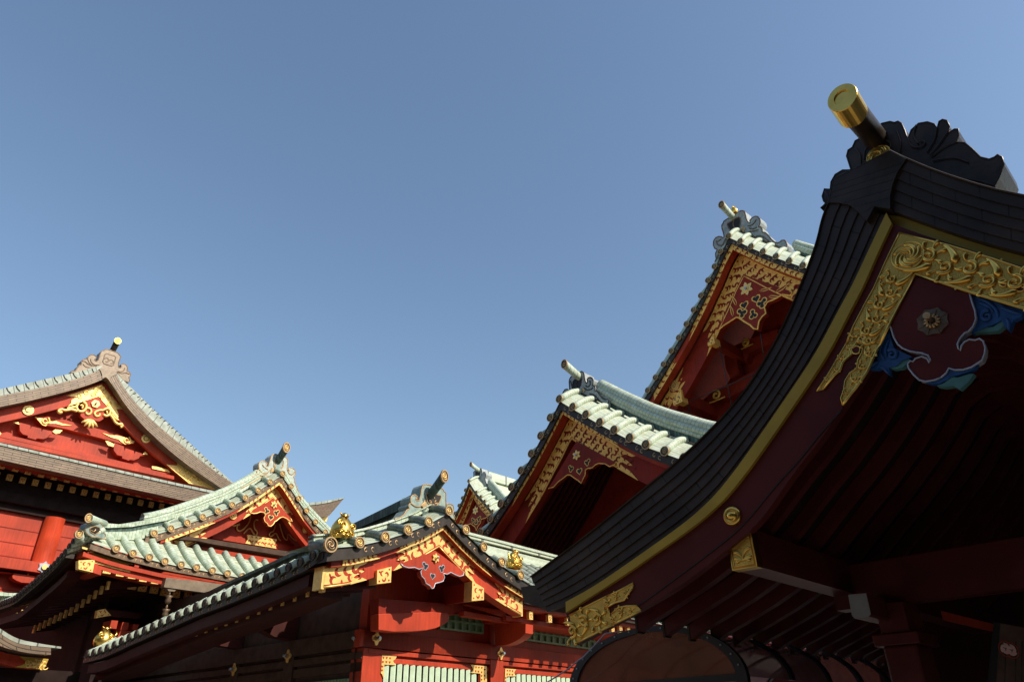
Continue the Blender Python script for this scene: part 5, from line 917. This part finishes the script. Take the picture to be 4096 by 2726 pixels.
# recess, gold strip, bargeboard
L2 = lambda *p: S('z9', *p)
so_ = S('z7', (780, 1048), (735, 1100), (640, 1330), (525, 1568))+S('z8', (480, 200), (400, 370), (270, 620), (130, 830), (0, 1040))[2:]+L2((1640, 150), (1500, 280), (1330, 412), (1100, 575), (900, 715), (700, 850), (497, 960))
si_ = S('z7', (812, 1120), (775, 1200), (700, 1390), (610, 1568))+S('z8', (545, 200), (475, 370), (350, 620), (215, 830), (75, 1040))[2:]+L2((1735, 150), (1600, 280), (1430, 412), (1200, 568), (1000, 690), (800, 800), (500, 1038))
so_ = S('z7', (775, 1045), (640, 1330), (530, 1568))+S('z8', (400, 370), (270, 620), (130, 835))+L2((1720, 60), (1500, 280), (1330, 412), (1100, 575), (900, 715), (700, 850), (497, 960))
si_ = S('z7', (812, 1120), (712, 1330), (610, 1568))+S('z8', (475, 370), (350, 620), (212, 835))+L2((1800, 85), (1590, 290), (1420, 425), (1180, 590), (980, 730), (780, 860), (500, 1040))
mb = MB(); pxband(mb, FG, 's', so_, si_, -.012, .05, 'gold_paint', 40); pxband(mb, FG, 's', S('z7', (775, 1045), (1000, 1112), (1300, 1205), (1735, 1330), (2100, 1430), (2700, 1570)), S('z7', (812, 1120), (1000, 1190), (1300, 1285), (1735, 1425), (2100, 1530), (2700, 1680)), -.12, .1, 'gold_paint', 20); mb.build('gold_moulding', G)
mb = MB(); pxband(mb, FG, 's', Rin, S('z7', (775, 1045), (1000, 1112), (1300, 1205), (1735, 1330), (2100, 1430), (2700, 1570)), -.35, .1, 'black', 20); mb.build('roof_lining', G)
bo_ = si_; bi_ = S('z8', (880, 145), (575, 770), (425, 965), (300, 1140), (150, 1330), (0, 1500))+L2((1900, 400), (1700, 575), (1400, 790), (1070, 1012), (800, 1160), (565, 1282))
bi_ = S('z8', (880, 150), (720, 460), (575, 765), (430, 975), (280, 1200), (120, 1390))+L2((1980, 350), (1800, 500), (1600, 660), (1350, 850), (1070, 1012), (800, 1160), (565, 1282))
mb = MB(); pxband(mb, FG, 's', bo_, bi_, -.05, .09, 'maroon', 48); mb.build('bargeboard', G)
gR = S('z7', (812, 1120), (1000, 1190), (1300, 1285), (1735, 1425), (2100, 1530), (2700, 1680)); gI = S('z8', (880, 150), (1220, 265), (1562, 368), (2000, 500), (2500, 640))
mb = MB(); pxband(mb, FG, 's', gR, gI, -.051, .09, 'maroon', 30); mb.build('bargeboard', G)
# groove line low on the board
mb = MB(); q = FG.ps('s', S('z8', (420, 1000), (300, 1130), (150, 1320), (0, 1480))+L2((1860, 370), (1660, 540), (1350, 770), (1075, 975), (800, 1130), (640, 1215)), -.045); mb.tube([FG.w(u, -.047, z) for u, z in smooth(q)], .006, 'black', 5); mb.build('board_groove', G)
# embossed gold plates
def emboss(outer, inner, d, holes, lf, seed, name='gold_fitting', tomo=None):
    mb = MB(); O_ = FG.ps('z8', outer, d) if isinstance(outer[0], tuple) else outer; I_ = FG.ps('z8', inner, d)
    mb.prism(FG, O_+I_[::-1], d-.012, d, 'gold_hammer')
    mb.line(FG, O_, .008, d, 'gold_relief', .9); mb.line(FG, I_, .012, d, 'gold_relief', .9)
    rd = random.Random(seed); a = resamp(O_, lf); b = resamp(I_, lf)
    for i in range(lf):
        o0, i0, o1, i1 = a[i], b[i], a[i+1], b[i+1]; W_ = math.hypot(o0[0]-i0[0], o0[1]-i0[1])
        mid = ((o0[0]+i0[0])/2, (o0[1]+i0[1])/2); nx = ((o1[0]+i1[0])/2, (o1[1]+i1[1])/2); ang = math.atan2(nx[1]-mid[1], nx[0]-mid[0]); sg = 1 if i % 2 else -1
        if any(math.hypot(mid[0]-h[0], mid[1]-h[1]) < h[2] for h in holes): continue
        off = (math.cos(ang+math.pi/2*sg), math.sin(ang+math.pi/2*sg)); c = (mid[0]-off[0]*W_*.10, mid[1]-off[1]*W_*.10)
        q_ = min(W_*.88, math.hypot(nx[0]-mid[0], nx[1]-mid[1])*1.25); c0 = (mid[0]+off[0]*W_*.06, mid[1]+off[1]*W_*.06); a0 = ang+sg*2.2
        sp_ = spiral(c0, q_*.30, q_*.035, a0, 1.35, 22, -sg); mb.tube([FG.w(u, d+.004, z) for u, z in sp_], [q_*(.075-.02*t/22)+(.035*q_ if t > 19 else 0) for t in range(23)], 'gold_relief', 8, True, FG.N, .9)
        for k_, (ea, LL, ww) in enumerate(((0, .40, .105), (.8, .42, .115), (1.6, .38, .105), (2.5, .36, .095))):
            an = a0-sg*ea; stt = (c0[0]+q_*.30*math.cos(an), c0[1]+q_*.30*math.sin(an)); leaf3(mb, FG, stt, an+sg*.7, q_*LL, q_*ww, -sg*1.5, d+.003, fl=.8)
        st = (mid[0]-math.cos(ang)*W_*.30-off[0]*W_*.36, mid[1]-math.sin(ang)*W_*.30-off[1]*W_*.36); leaf3(mb, FG, st, ang+sg*.2, W_*.55, W_*.085, sg*.9, d+.003, fl=.8)
        if rd.random() < .6: mb.prism(FG, arc((mid[0]-off[0]*W_*.42, mid[1]-off[1]*W_*.42), W_*.022, 0, 6, 8), d, d+.008, 'gold_relief')
    if tomo: tomoe(mb, FG, tomo[0], tomo[1], d+.004)
    return mb.build(name, G)
d_ = -.04; tc_ = (FG.p(S('z8', (835, 38))[0], d_), .122)
lo = [(779, -109), (735, -15), (690, 80), (621, 236), (560, 345), (490, 480), (445, 590), (415, 640), (400, 655), (360, 735), (320, 800), (285, 850), (270, 885)]
li = [(880, 148), (800, 300), (720, 460), (640, 625), (575, 765), (500, 870), (425, 972)]
# upper solid part and the two tapering prongs
emboss(lo[:7], [(880, 148), (720, 460), (660, 590), (585, 560), (530, 600), (445, 592)][:3], d_, [(tc_[0][0], tc_[0][1], .14)], 7, 5, tomo=tc_)
emboss([(530, 545), (560, 560), (548, 640), (520, 690), (515, 740), (470, 770), (440, 820), (432, 880), (415, 925), (425, 972)], [(660, 590), (640, 625), (615, 680), (590, 735), (575, 765), (545, 810), (510, 860), (480, 895), (450, 935), (425, 972)], d_, [], 5, 8)
emboss([(468, 520), (448, 585), (415, 640), (385, 690), (360, 735), (320, 800), (285, 850), (262, 885)], [(530, 545), (500, 600), (470, 620), (485, 650), (425, 700), (410, 750), (370, 785), (300, 875)], d_, [], 5, 9)
rt = [(742, -8), (800, -75), (960, -50), (1200, 10), (1480, 90), (1620, 135), (1900, 215), (2150, 290)]
emboss([(779, -109), (1080, -33), (1350, 48), (1562, 120), (1900, 225), (2150, 305)], [(880, 148), (1050, 205), (1220, 262), (1400, 318), (1562, 366), (1900, 465), (2150, 540)], d_+.001, [(tc_[0][0], tc_[0][1], .14)], 9, 6)
mb = MB()
for hx in ([(1405, 195), (1440, 178), (1462, 205), (1440, 235), (1410, 222)], [(1485, 225), (1530, 205), (1575, 225), (1560, 260), (1510, 262)], [(530, 545), (560, 535), (580, 560), (560, 585), (528, 572)], [(480, 620), (510, 598), (538, 610), (530, 650), (490, 652)]): mb = MB(); mb.prism(FG, smooth(FG.ps('z8', hx+[hx[0]], d_), 2), d_, d_+.004, 'maroon'); mb.line(FG, smooth(FG.ps('z8', hx+[hx[0]], d_), 2), .006, d_+.004, 'gold_relief', 1); mb.build('pierced_hole', G)
def z9to8(pts): return [((2000+x/1.898-3100)*1.568, (1900+y/1.898-1000)*1.568) for x, y in pts]
emboss(z9to8([(527, 1062), (640, 1000), (760, 940), (810, 915)]), z9to8([(567, 1280), (680, 1220), (800, 1160), (850, 1135)]), d_, [], 3, 12)
emboss(z9to8([(808, 916), (880, 885), (1012, 816)]), z9to8([(800, 1010), (870, 965), (945, 945), (980, 885), (1012, 850)]), d_, [], 3, 13)
emboss(z9to8([(845, 1050), (900, 1000), (960, 990), (1040, 988)]), z9to8([(850, 1135), (930, 1095), (1000, 1060), (1072, 1022)]), d_, [], 3, 14)
# boss and purlin cap
c = FG.p(S('z9', (1768, 310))[0], -.05); mb = MB(); rg = []
for r, dd in ((.078, 0), (.081, .014), (.068, .034), (.046, .020), (.040, .020), (.038, .046), (.016, .058), (.0001, .059)): rg.append(mb.verts([FG.w(c[0]+r*math.cos(2*math.pi*j/n), -.05+dd, c[1]+r*math.sin(2*math.pi*j/n)) for j in range(n)]))
for a, b_ in zip(rg, rg[1:]):
    for j in range(n): mb.face([a+j, a+(j+1) % n, b_+(j+1) % n, b_+j], 'gold_relief', None, True)
mb.build('round_boss', G)
CP = FG.ps('z9', [(1740, 548), (1900, 392), (1952, 690), (1765, 722)], -.10)
cu = sum(a[0] for a in CP)/4; cz = sum(a[1] for a in CP)/4; sc = lambda k: [(cu+(a-cu)*k, cz+(b-cz)*k) for a, b in CP]
mb = MB(); mb.prism(FG, sc(.96), -6.5, -.17, 'rafter_red'); pu_ = mb.build('purlin', G)
mb = MB(); mb.prism(FG, CP, -.20, -.102, 'gold_relief'); mb.prism(FG, sc(.78), -.11, -.098, 'gold_hammer'); mb.line(FG, sc(.98)+[sc(.98)[0]], .006, -.10, 'gold_relief', 1); mb.line(FG, sc(.8)+[sc(.8)[0]], .0035, -.097, 'gold_relief', 1)
w_ = (max(b for a, b in CP)-min(b for a, b in CP))*.62
for a0, LL, bb, oz in ((1.5, .55, -1.5, 0), (1.7, .5, 1.6, -.02), (2.3, .36, 1.5, -.05), (.8, .36, -1.5, -.05), (2.6, .28, 1.6, -.09), (.5, .28, -1.5, -.09)): leaf3(mb, FG, (cu, cz-w_*.32-oz*0), a0, w_*LL*1.3, w_*.085, bb, -.094)
mb.build('gold_cap', G, pu_)
# pendant
pts = [(880, 165), (1220, 268), (1235, 320), (1255, 380), (1262, 430), (1245, 475), (1215, 510), (1190, 520), (1160, 555), (1145, 590), (1150, 615), (1163, 632), (1170, 600), (1190, 575), (1220, 560), (1255, 565), (1282, 555), (1306, 570), (1320, 610), (1316, 650), (1300, 690), (1270, 710), (1230, 735), (1180, 750), (1130, 752), (1090, 740), (1075, 770), (1040, 800), (1000, 815), (945, 824), (905, 814), (870, 782), (840, 742), (833, 715), (848, 693), (865, 700), (882, 680), (920, 667), (955, 680), (968, 706), (976, 690), (960, 660), (920, 645), (880, 640), (840, 632), (800, 615), (770, 590), (745, 545), (728, 490), (720, 476)]
mb = MB(); P = FG.ps('z8', pts, -.05); mb.prism(FG, P, -.12, -.05, 'maroon', 'silver_rim'); mb.line(FG, P[1:28], .007, -.048, 'silver_rim', 1); mb.line(FG, P[27:], .007, -.048, 'silver_rim', 1); pg = mb.build('gable_pendant', G)
mb = MB(); px(mb, FG, 'z8', [(940, 828), (1000, 820), (1050, 800), (1080, 768), (1090, 742), (1130, 754), (1190, 752), (1272, 712), (1255, 740), (1205, 765), (1140, 785), (1110, 792), (1080, 812), (1030, 837), (980, 837)], -.055, .05, 'blue_paint')
px(mb, FG, 'z8', [(1015, 850), (1060, 832), (1110, 795), (1150, 797), (1220, 775), (1248, 775), (1215, 820), (1160, 872), (1120, 850), (1060, 858)], -.06, .06, 'teal_paint'); mb.build('carved_leaf', G, pg)
def blue(pl, teal, sp, strokes):
    mb = MB(); px(mb, FG, 'z8', pl, -.08, .06, 'blue_paint'); px(mb, FG, 'z8', teal, -.09, .06, 'teal_paint')
    c = FG.p(S('z8', sp[:2])[0], -.08); mb.tube([FG.w(u, -.072, z) for u, z in spiral(c, .006, .045, sp[2], 1.25, 20, sp[3])], [.008+.008*t/20 for t in range(21)], 'blue_paint', 8, True, FG.N, .8); mb.prism(FG, arc(c, .007, 0, 6, 8), -.08, -.076, 'black')
    for st in strokes: q = smooth(FG.ps('z8', st, -.08)); mb.tube([FG.w(u, -.074, z) for u, z in q], [.0135*math.sin(math.pi*(.1+.8*i/(len(q)-1))) for i in range(len(q))], 'blue_paint', 7, True, FG.N, .7)
    mb.build('carved_cloud', G, pg)
blue([(715, 498), (690, 535), (655, 590), (638, 640), (640, 690), (600, 720), (590, 745), (640, 745), (665, 735), (690, 765), (720, 785), (715, 735), (760, 725), (800, 690), (860, 668), (800, 640), (745, 610), (728, 560)], [(690, 720), (750, 715), (830, 672), (850, 690), (800, 735), (740, 745), (712, 735)], (735, 655, .5, 1), [[(700, 530), (665, 590), (655, 650), (690, 690)], [(715, 560), (690, 620), (700, 670)], [(650, 700), (620, 712), (600, 730)], [(660, 735), (690, 745), (712, 775)]])
blue([(1232, 283), (1300, 292), (1380, 322), (1440, 350), (1562, 372), (1545, 415), (1495, 438), (1470, 508), (1440, 480), (1422, 440), (1360, 470), (1300, 490), (1235, 520), (1255, 440), (1265, 400)], [(1235, 522), (1280, 488), (1370, 480), (1430, 440), (1440, 470), (1400, 505), (1330, 512), (1270, 512)], (1330, 415, 2.5, -1), [[(1245, 295), (1330, 320), (1390, 370), (1400, 420)], [(1270, 330), (1340, 350), (1370, 390)], [(1420, 360), (1480, 385), (1540, 400)], [(1450, 430), (1470, 460), (1468, 500)]])
c = FG.p(S('z8', (990, 450))[0], -.05); R_ = .115; mb = MB()
mb.prism(FG, [(c[0]+R_*(1 if i % 2 == 0 else .86)*math.cos(i*math.pi/8+.2), c[1]+R_*(1 if i % 2 == 0 else .86)*math.sin(i*math.pi/8+.2)) for i in range(16)], -.05, -.038, 'bronze')
for i in range(12): a = i*math.pi/6; mb.tube([FG.w(c[0]+.026*math.cos(a), -.028, c[1]+.026*math.sin(a)), FG.w(c[0]+.055*math.cos(a), -.034, c[1]+.055*math.sin(a))], .010, 'bronze_rim', 6)
for i in range(8): a = i*math.pi/4+.2; mb.tube([FG.w(c[0]+.05*math.cos(a), -.036, c[1]+.05*math.sin(a)), FG.w(c[0]+.11*math.cos(a), -.037, c[1]+.11*math.sin(a))], .0035, 'bronze', 5)
mb.tube([FG.w(c[0], -.05, c[1]), FG.w(c[0], .07, c[1])], .017, 'bronze', 12); mb.tube([FG.w(c[0], .065, c[1]), FG.w(c[0], .09, c[1])], .026, 'bronze_rim', 14); mb.build('hexagon_boss', G, pg)
# underside: rafters following the roof curve, beams, pillar
rc = FG.ps('s', S('z8', (1000, 150), (720, 500), (560, 800), (300, 1180), (120, 1400))+L2((1900, 440), (1500, 760), (1200, 960), (1000, 1085), (940, 1150)), -.42)
rs = sorted(rc); rs = [q for q in rs if q[0] < -.24]; cvG = Curve(rs+[(-.24, rs[-1][1]+.12)]+[(-.48-a, b) for a, b in rs[::-1]]); uR_ = -.48-rs[0][0]
def ray_u(px_, zc):   # where a pixel ray meets height-offset zc
    r = ray(px_); t = (FG.O.z+zc-CAM.z)/r.z; X = CAM+r*t; return (X-FG.O).dot(FG.U), (X-FG.O).dot(FG.N)
e0 = rc[-1]; print('raf', e0, [tuple(round(v, 2) for v in ray_u(q, e0[1]-.02)) for q in S('z9', (940, 1230), (1320, 1280), (1690, 1325), (2010, 1365))+S('z10', (440, 1385), (840, 1430), (1180, 1475))])
ue = e0[0]+.02; nR = 15; k1 = .06
for i in range(nR):
    d0 = -.60-.455*i; mb = MB(); rows = []
    for u in usamp(ue, uR_, .2):
        z = cvG(u); rows.append([FG.w(u, d0-.10, z-.05), FG.w(u, d0, z-.05), FG.w(u, d0, z+.09), FG.w(u, d0-.10, z+.09), FG.w(u, d0-.10, z-.05)])
    mb.grid(rows, 'rafter_red', False); mb.face([mb.verts(rows[0][:4])+j for j in range(4)][::-1], 'rafter_red'); rf = mb.build('rafter', G)
    mb = MB(); z = cvG(ue); mb.fbox(FG, ue-.012, ue+.012, d0-.106, d0+.006, z-.058, z+.097, 'bronze_dark'); mb.build('rafter_cap', G, rf)
mb = MB(); rows = [[FG.w(u, -.15, cvG(u)+.10), FG.w(u, -8, cvG(u)+.10)] for u in usamp(ue-.02, uR_+.1, .2)]; mb.grid(rows, 'shade_timber'); mb.build('roof_boards', G)  # boards near-black, painting shade between the rafters
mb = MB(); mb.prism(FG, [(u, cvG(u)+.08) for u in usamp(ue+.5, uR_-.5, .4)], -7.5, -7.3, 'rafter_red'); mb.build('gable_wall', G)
up = cu; zb0 = min(b for a, b in CP); zt_ = max(b for a, b in CP)
db, _z = FG.pu(S('z10', (1400, 950))[0], cu); print('beam cross d', db, _z, zb0, cu)
uc, zc_ = cu, zb0
dpl = -2.0
mb = MB()
z1, z2 = [FG.p(S('z10', q)[0], dpl)[1] for q in ((1500, 590), (1500, 945))]; mb.fbox(FG, uc-.1, uc+6, dpl-.2, dpl, z2, z1, 'rafter_red'); mb.build('beam', G)
pa_, pb_ = [FG.p(S('z10', q)[0], dpl+.12)[0] for q in ((1205, 1350), (1470, 1350))]; zp = FG.p(S('z10', (1300, 1290))[0], dpl+.12)[1]
mb = MB(); mb.fbox(FG, pa_, pb_, dpl-.3, dpl+.12, -FG.O.z, zp, 'rafter_red'); mb.build('pillar', G, bevel=.02)
mb = MB(); mb.fbox(FG, pa_-.05, pb_+.05, dpl-.36, dpl+.17, zp, zp+.10, 'rafter_red'); mb.fbox(FG, pa_+.02, pb_-.02, dpl-.3, dpl+.12, zp+.1, z2, 'rafter_red'); mb.build('bracket_block', G, bevel=.01)
mb = MB(); pr = FG.ps('z10', [(935, 905), (1070, 893), (1105, 1050), (1090, 1070), (985, 1085), (962, 1060)], dpl+.55); ca_ = sum(a for a, b in pr)/len(pr); cb_ = sum(b for a, b in pr)/len(pr); mb.prism(FG, pr, dpl, dpl+.54, 'rafter_red'); br = mb.build('bracket_arm', G)
mb = MB(); mb.prism(FG, pr, dpl+.541, dpl+.55, 'grey_paint'); mb.build('bracket_face', G, br)
mb = MB(); px(mb, FG, 'zA', [(980, 515), (1730, 705), (1720, 820), (1015, 650)], -3.0, .1, 'vermilion'); mb.build('beam', G)
mb = MB(); px(mb, FG, 'zA', [(1760, 680), (1860, 700), (1800, 1568), (1670, 1568)], -2.2, .15, 'black'); mb.build('post', G)
mb = MB(); mb.fbox(FG, -3.4, 3.4, -7.4, -7.2, -FG.O.z, -2.2, 'shade_red'); mb.build('dark_screen', G)  # added screen hiding the sunlit walls behind, to keep this corner dark
# panel with paired crests
TP = thing('crest_panel', 'dark brown timber panel with two pink swirl crests at the right edge', 'panel', base_of(FG, 0, -2))
TP.location = FG.P(S('zA', (2000, 1200))[0], -1.8)
mb = MB(); px(mb, FG, 'zA', [(1860, 700), (2400, 800), (2400, 1700), (1790, 1700)], -1.8, .06, 'brown_wood')
for x in (1935, 2090, 2180): mb.line(FG, FG.ps('zA', [(x, 960), (x-12, 1700)], -1.8), .003, -1.8, 'black')
mb.build('board', TP)
for q in ((1935, 1075), (2027, 1100)):
    c = FG.p(S('zA', q)[0], -1.795); mb = MB(); sc_ = 1.7; r = .040
    for k in range(3):
        pts = spiral((0, 0), r*.25, r*.85, k*2.094+.6, .5, 12); mb.tube([FG.w(c[0]+u, -1.795, c[1]+z*1.25) for u, z in pts], [r*(.34*(1-t/13)**.6+.03) for t in range(13)], 'pink_crest', 8, True, FG.N, .1)
    mb.line(FG, [(c[0]+u, c[1]+z*1.25) for u, z in arc((0, 0), r*1.15, 0, 6.283, 30)], .003, -1.797, 'vermilion'); mb.build('swirl_crest', TP)
# ================================================================ vaulted shelter of tinted panels
FV = Frame(135, S('z9', (1080, 1300))[0], 9.0)
V = thing('vaulted_canopy', 'barrel vaulted canopy of brown tinted panels in a bolted black frame', 'canopy', base_of(FV, 0, -1))
ap_ = FV.p(S('z9', (1080, 1150))[0], 0); lf = FV.p(S('z9', (555, 1560))[0], 0); rt_ = FV.p(S('z9', (1835, 1560))[0], 0)
uc = (lf[0]+rt_[0])/2; hw = (rt_[0]-lf[0])/2*1.06; hh = (ap_[1]-lf[1])/.86; zc0 = ap_[1]-hh; print('vault', ap_, lf, rt_, hw, hh)
av = lambda a, k=1.: (uc+hw*k*math.cos(a), zc0+hh*k*math.sin(a)); AA = [math.pi*i/32 for i in range(33)]
mb = MB(); oo = [av(a) for a in AA]; ii = [av(a, .9) for a in AA]
for j in range(32): mb.prism(FV, [oo[j], oo[j+1], ii[j+1], ii[j]], -.06, 0, 'rubber')
mb.fbox(FV, uc-hw, uc-hw*.9, -.06, 0, -FV.O.z, zc0, 'rubber'); mb.fbox(FV, uc+hw*.9, uc+hw, -.06, 0, -FV.O.z, zc0, 'rubber'); fr = mb.build('end_frame', V)
for j in range(1, 16):
    a = math.pi*j/16; c = av(a, .955); mb = MB(); mb.tube([FV.w(c[0], 0, c[1]), FV.w(c[0], .012, c[1])], .009, 'steel', 8); mb.build('bolt', V, fr)
mb = MB(); mb.prism(FV, ii, -.04, -.03, 'tinted_panel'); mb.build('end_panel', V)
mb = MB(); mb.fbox(FV, uc-.02, uc+.02, -.05, -.02, zc0, zc0+hh*.9, 'rubber') if False else None
mb.fbox(FV, uc-hw*.9, uc+hw*.9, -.05, -.01, zc0-.04, zc0+.03, 'rubber'); mb.build('cross_bar', V)
for k in range(5):
    mb = MB(); mb.grid([[FV.w(*(lambda q: (q[0], dd, q[1]))(av(a, .985))) for a in AA] for dd in (-.06-.95*k, -1.01-.95*k)], 'tinted_vault', True); mb.build('vault_panel', V)
    mb = MB(); dd = -1.0-.95*k
    for j in range(32): mb.prism(FV, [av(AA[j], 1.01), av(AA[j+1], 1.01), av(AA[j+1], .96), av(AA[j], .96)], dd-.04, dd+.04, 'rubber')
    mb.build('vault_rib', V)
# cable
cb = MB(); q = [FV.P(p_, dd) for p_, dd in ((S('z9', (930, 1180))[0], .25), (S('z9', (800, 1200))[0], .3), (S('z9', (640, 1370))[0], .3), (S('z9', (500, 1480))[0], .3), (S('z9', (360, 1568))[0], .3), (S('z9', (200, 1660))[0], .3))]
cb.tube(q, .0085, 'cable_grey', 6); co = cb.build('cable'); tag(co, 'thin grey cable sagging past the tinted canopy and red wall', 'cable')
# ================================================================ gilded roof figures
def figure(label, base, F, w, h, wave=True, wing=1, lat=0):
    t = thing('gilded_roof_figure', label, 'roof ornament', base, 'gilded roof figures')
    fr = Frame(0, origin=base); fr.U = F.U; fr.N = F.N
    mb = MB(); n = 18; prof = [(.42, 0), (.5, .12), (.52, .3), (.47, .48), (.36, .64), (.24, .78), (.14, .86), (0.001, .88)]
    rg = [mb.verts([fr.w(w*r*math.cos(2*math.pi*j/n), w*r*.8*math.sin(2*math.pi*j/n), h*z) for j in range(n)]) for r, z in prof]
    for a, b_ in zip(rg, rg[1:]):
        for j in range(n): mb.face([a+j, a+(j+1) % n, b_+(j+1) % n, b_+j], 'gold_relief', None, True)
    mb.build('body', t)
    mb = MB(); c = (lat*w*.08, h*.84); rg = []
    for i in range(9):
        a = math.pi*i/8; rr = w*.16*math.sin(a)+.001; rg.append(mb.verts([fr.w(c[0]+rr*math.cos(2*math.pi*j/12), rr*math.sin(2*math.pi*j/12)+.05*w, c[1]-w*.17*math.cos(a)) for j in range(12)]))
    for a, b_ in zip(rg, rg[1:]):
        for j in range(12): mb.face([a+j, a+(j+1) % 12, b_+(j+1) % 12, b_+j], 'gold_relief', None, True)
    for sgn in (-1, 1): mb.tube([fr.w(c[0]+sgn*w*.12, w*.05, c[1]+w*.05), fr.w(c[0]+sgn*w*.26, w*.08, c[1]+w*.14)], [w*.06, w*.015], 'gold_relief', 6)
    mb.tube([fr.w(c[0], w*.2, c[1]-w*.02), fr.w(c[0], w*.33, c[1]-w*.05)], [w*.07, w*.02], 'gold_relief', 6); mb.build('head', t)
    mb = MB()
    for k in range(4):
        sgn = (-1, 1, -1, 1)[k]; a = spiral((sgn*w*.27, h*(.46+.08*(k//2))), w*.03, w*.15, 1+k, 1.3, 18, sgn)
        mb.tube([fr.w(u, w*(.36 if k < 2 else .2), z) for u, z in a], w*.035, 'gold_relief', 6)
    for k in range(4 if wing else 0): a0 = (.5+.22*k); mb.tube([fr.w(-wing*w*.35, w*.1, h*.35), fr.w(-wing*w*(.5+.03*k), w*.08, h*(.45+.07*k)), fr.w(-wing*w*(.62-.02*k), 0, h*(.5+.12*k))], [w*.06, w*.05, w*.01], 'gold_relief', 6)
    mb.build('wing', t)
    if wave:
        mb = MB()
        for row in range(2):
            for k in range(9):
                th = 2*math.pi*(k+.5*row)/9
                for q in (1., .6): mb.tube([fr.w(w*.51*math.cos(th+dx), w*.44*math.sin(th+dx), h*(.05+.11*row)+h*.12*q*math.sqrt(max(0, 1-(dx/.38/q)**2))) for dx in [q*.38*(i/4-1)*1. for i in range(9)]], w*.022, 'gold_relief', 5)
        mb.build('wave_base', t)
    return t
figure('squat gilded shell like figure on waves at the corner of the dark tiled eave', FC.P(S('z3', (1715, 1025))[0], -.28), FC, .38, .42, True, 0)
figure('gilded winged figure on the bright tiled verge beside the pale ridge', FC.P(S('y6', (560, 640))[0], -.35), FC, .33, .37, True, 1, 1)
figure('gilded curled figure standing alone at the low left end of the eave', FL.P(S('zE', (1200, 690))[0], -.3), FC, .38, .40, False, -1)
figure('tiny gilded figure on the highest green ridge finial', FE.P(S('y4', (985, 540))[0], -1.2), FE, .30, .40, False)
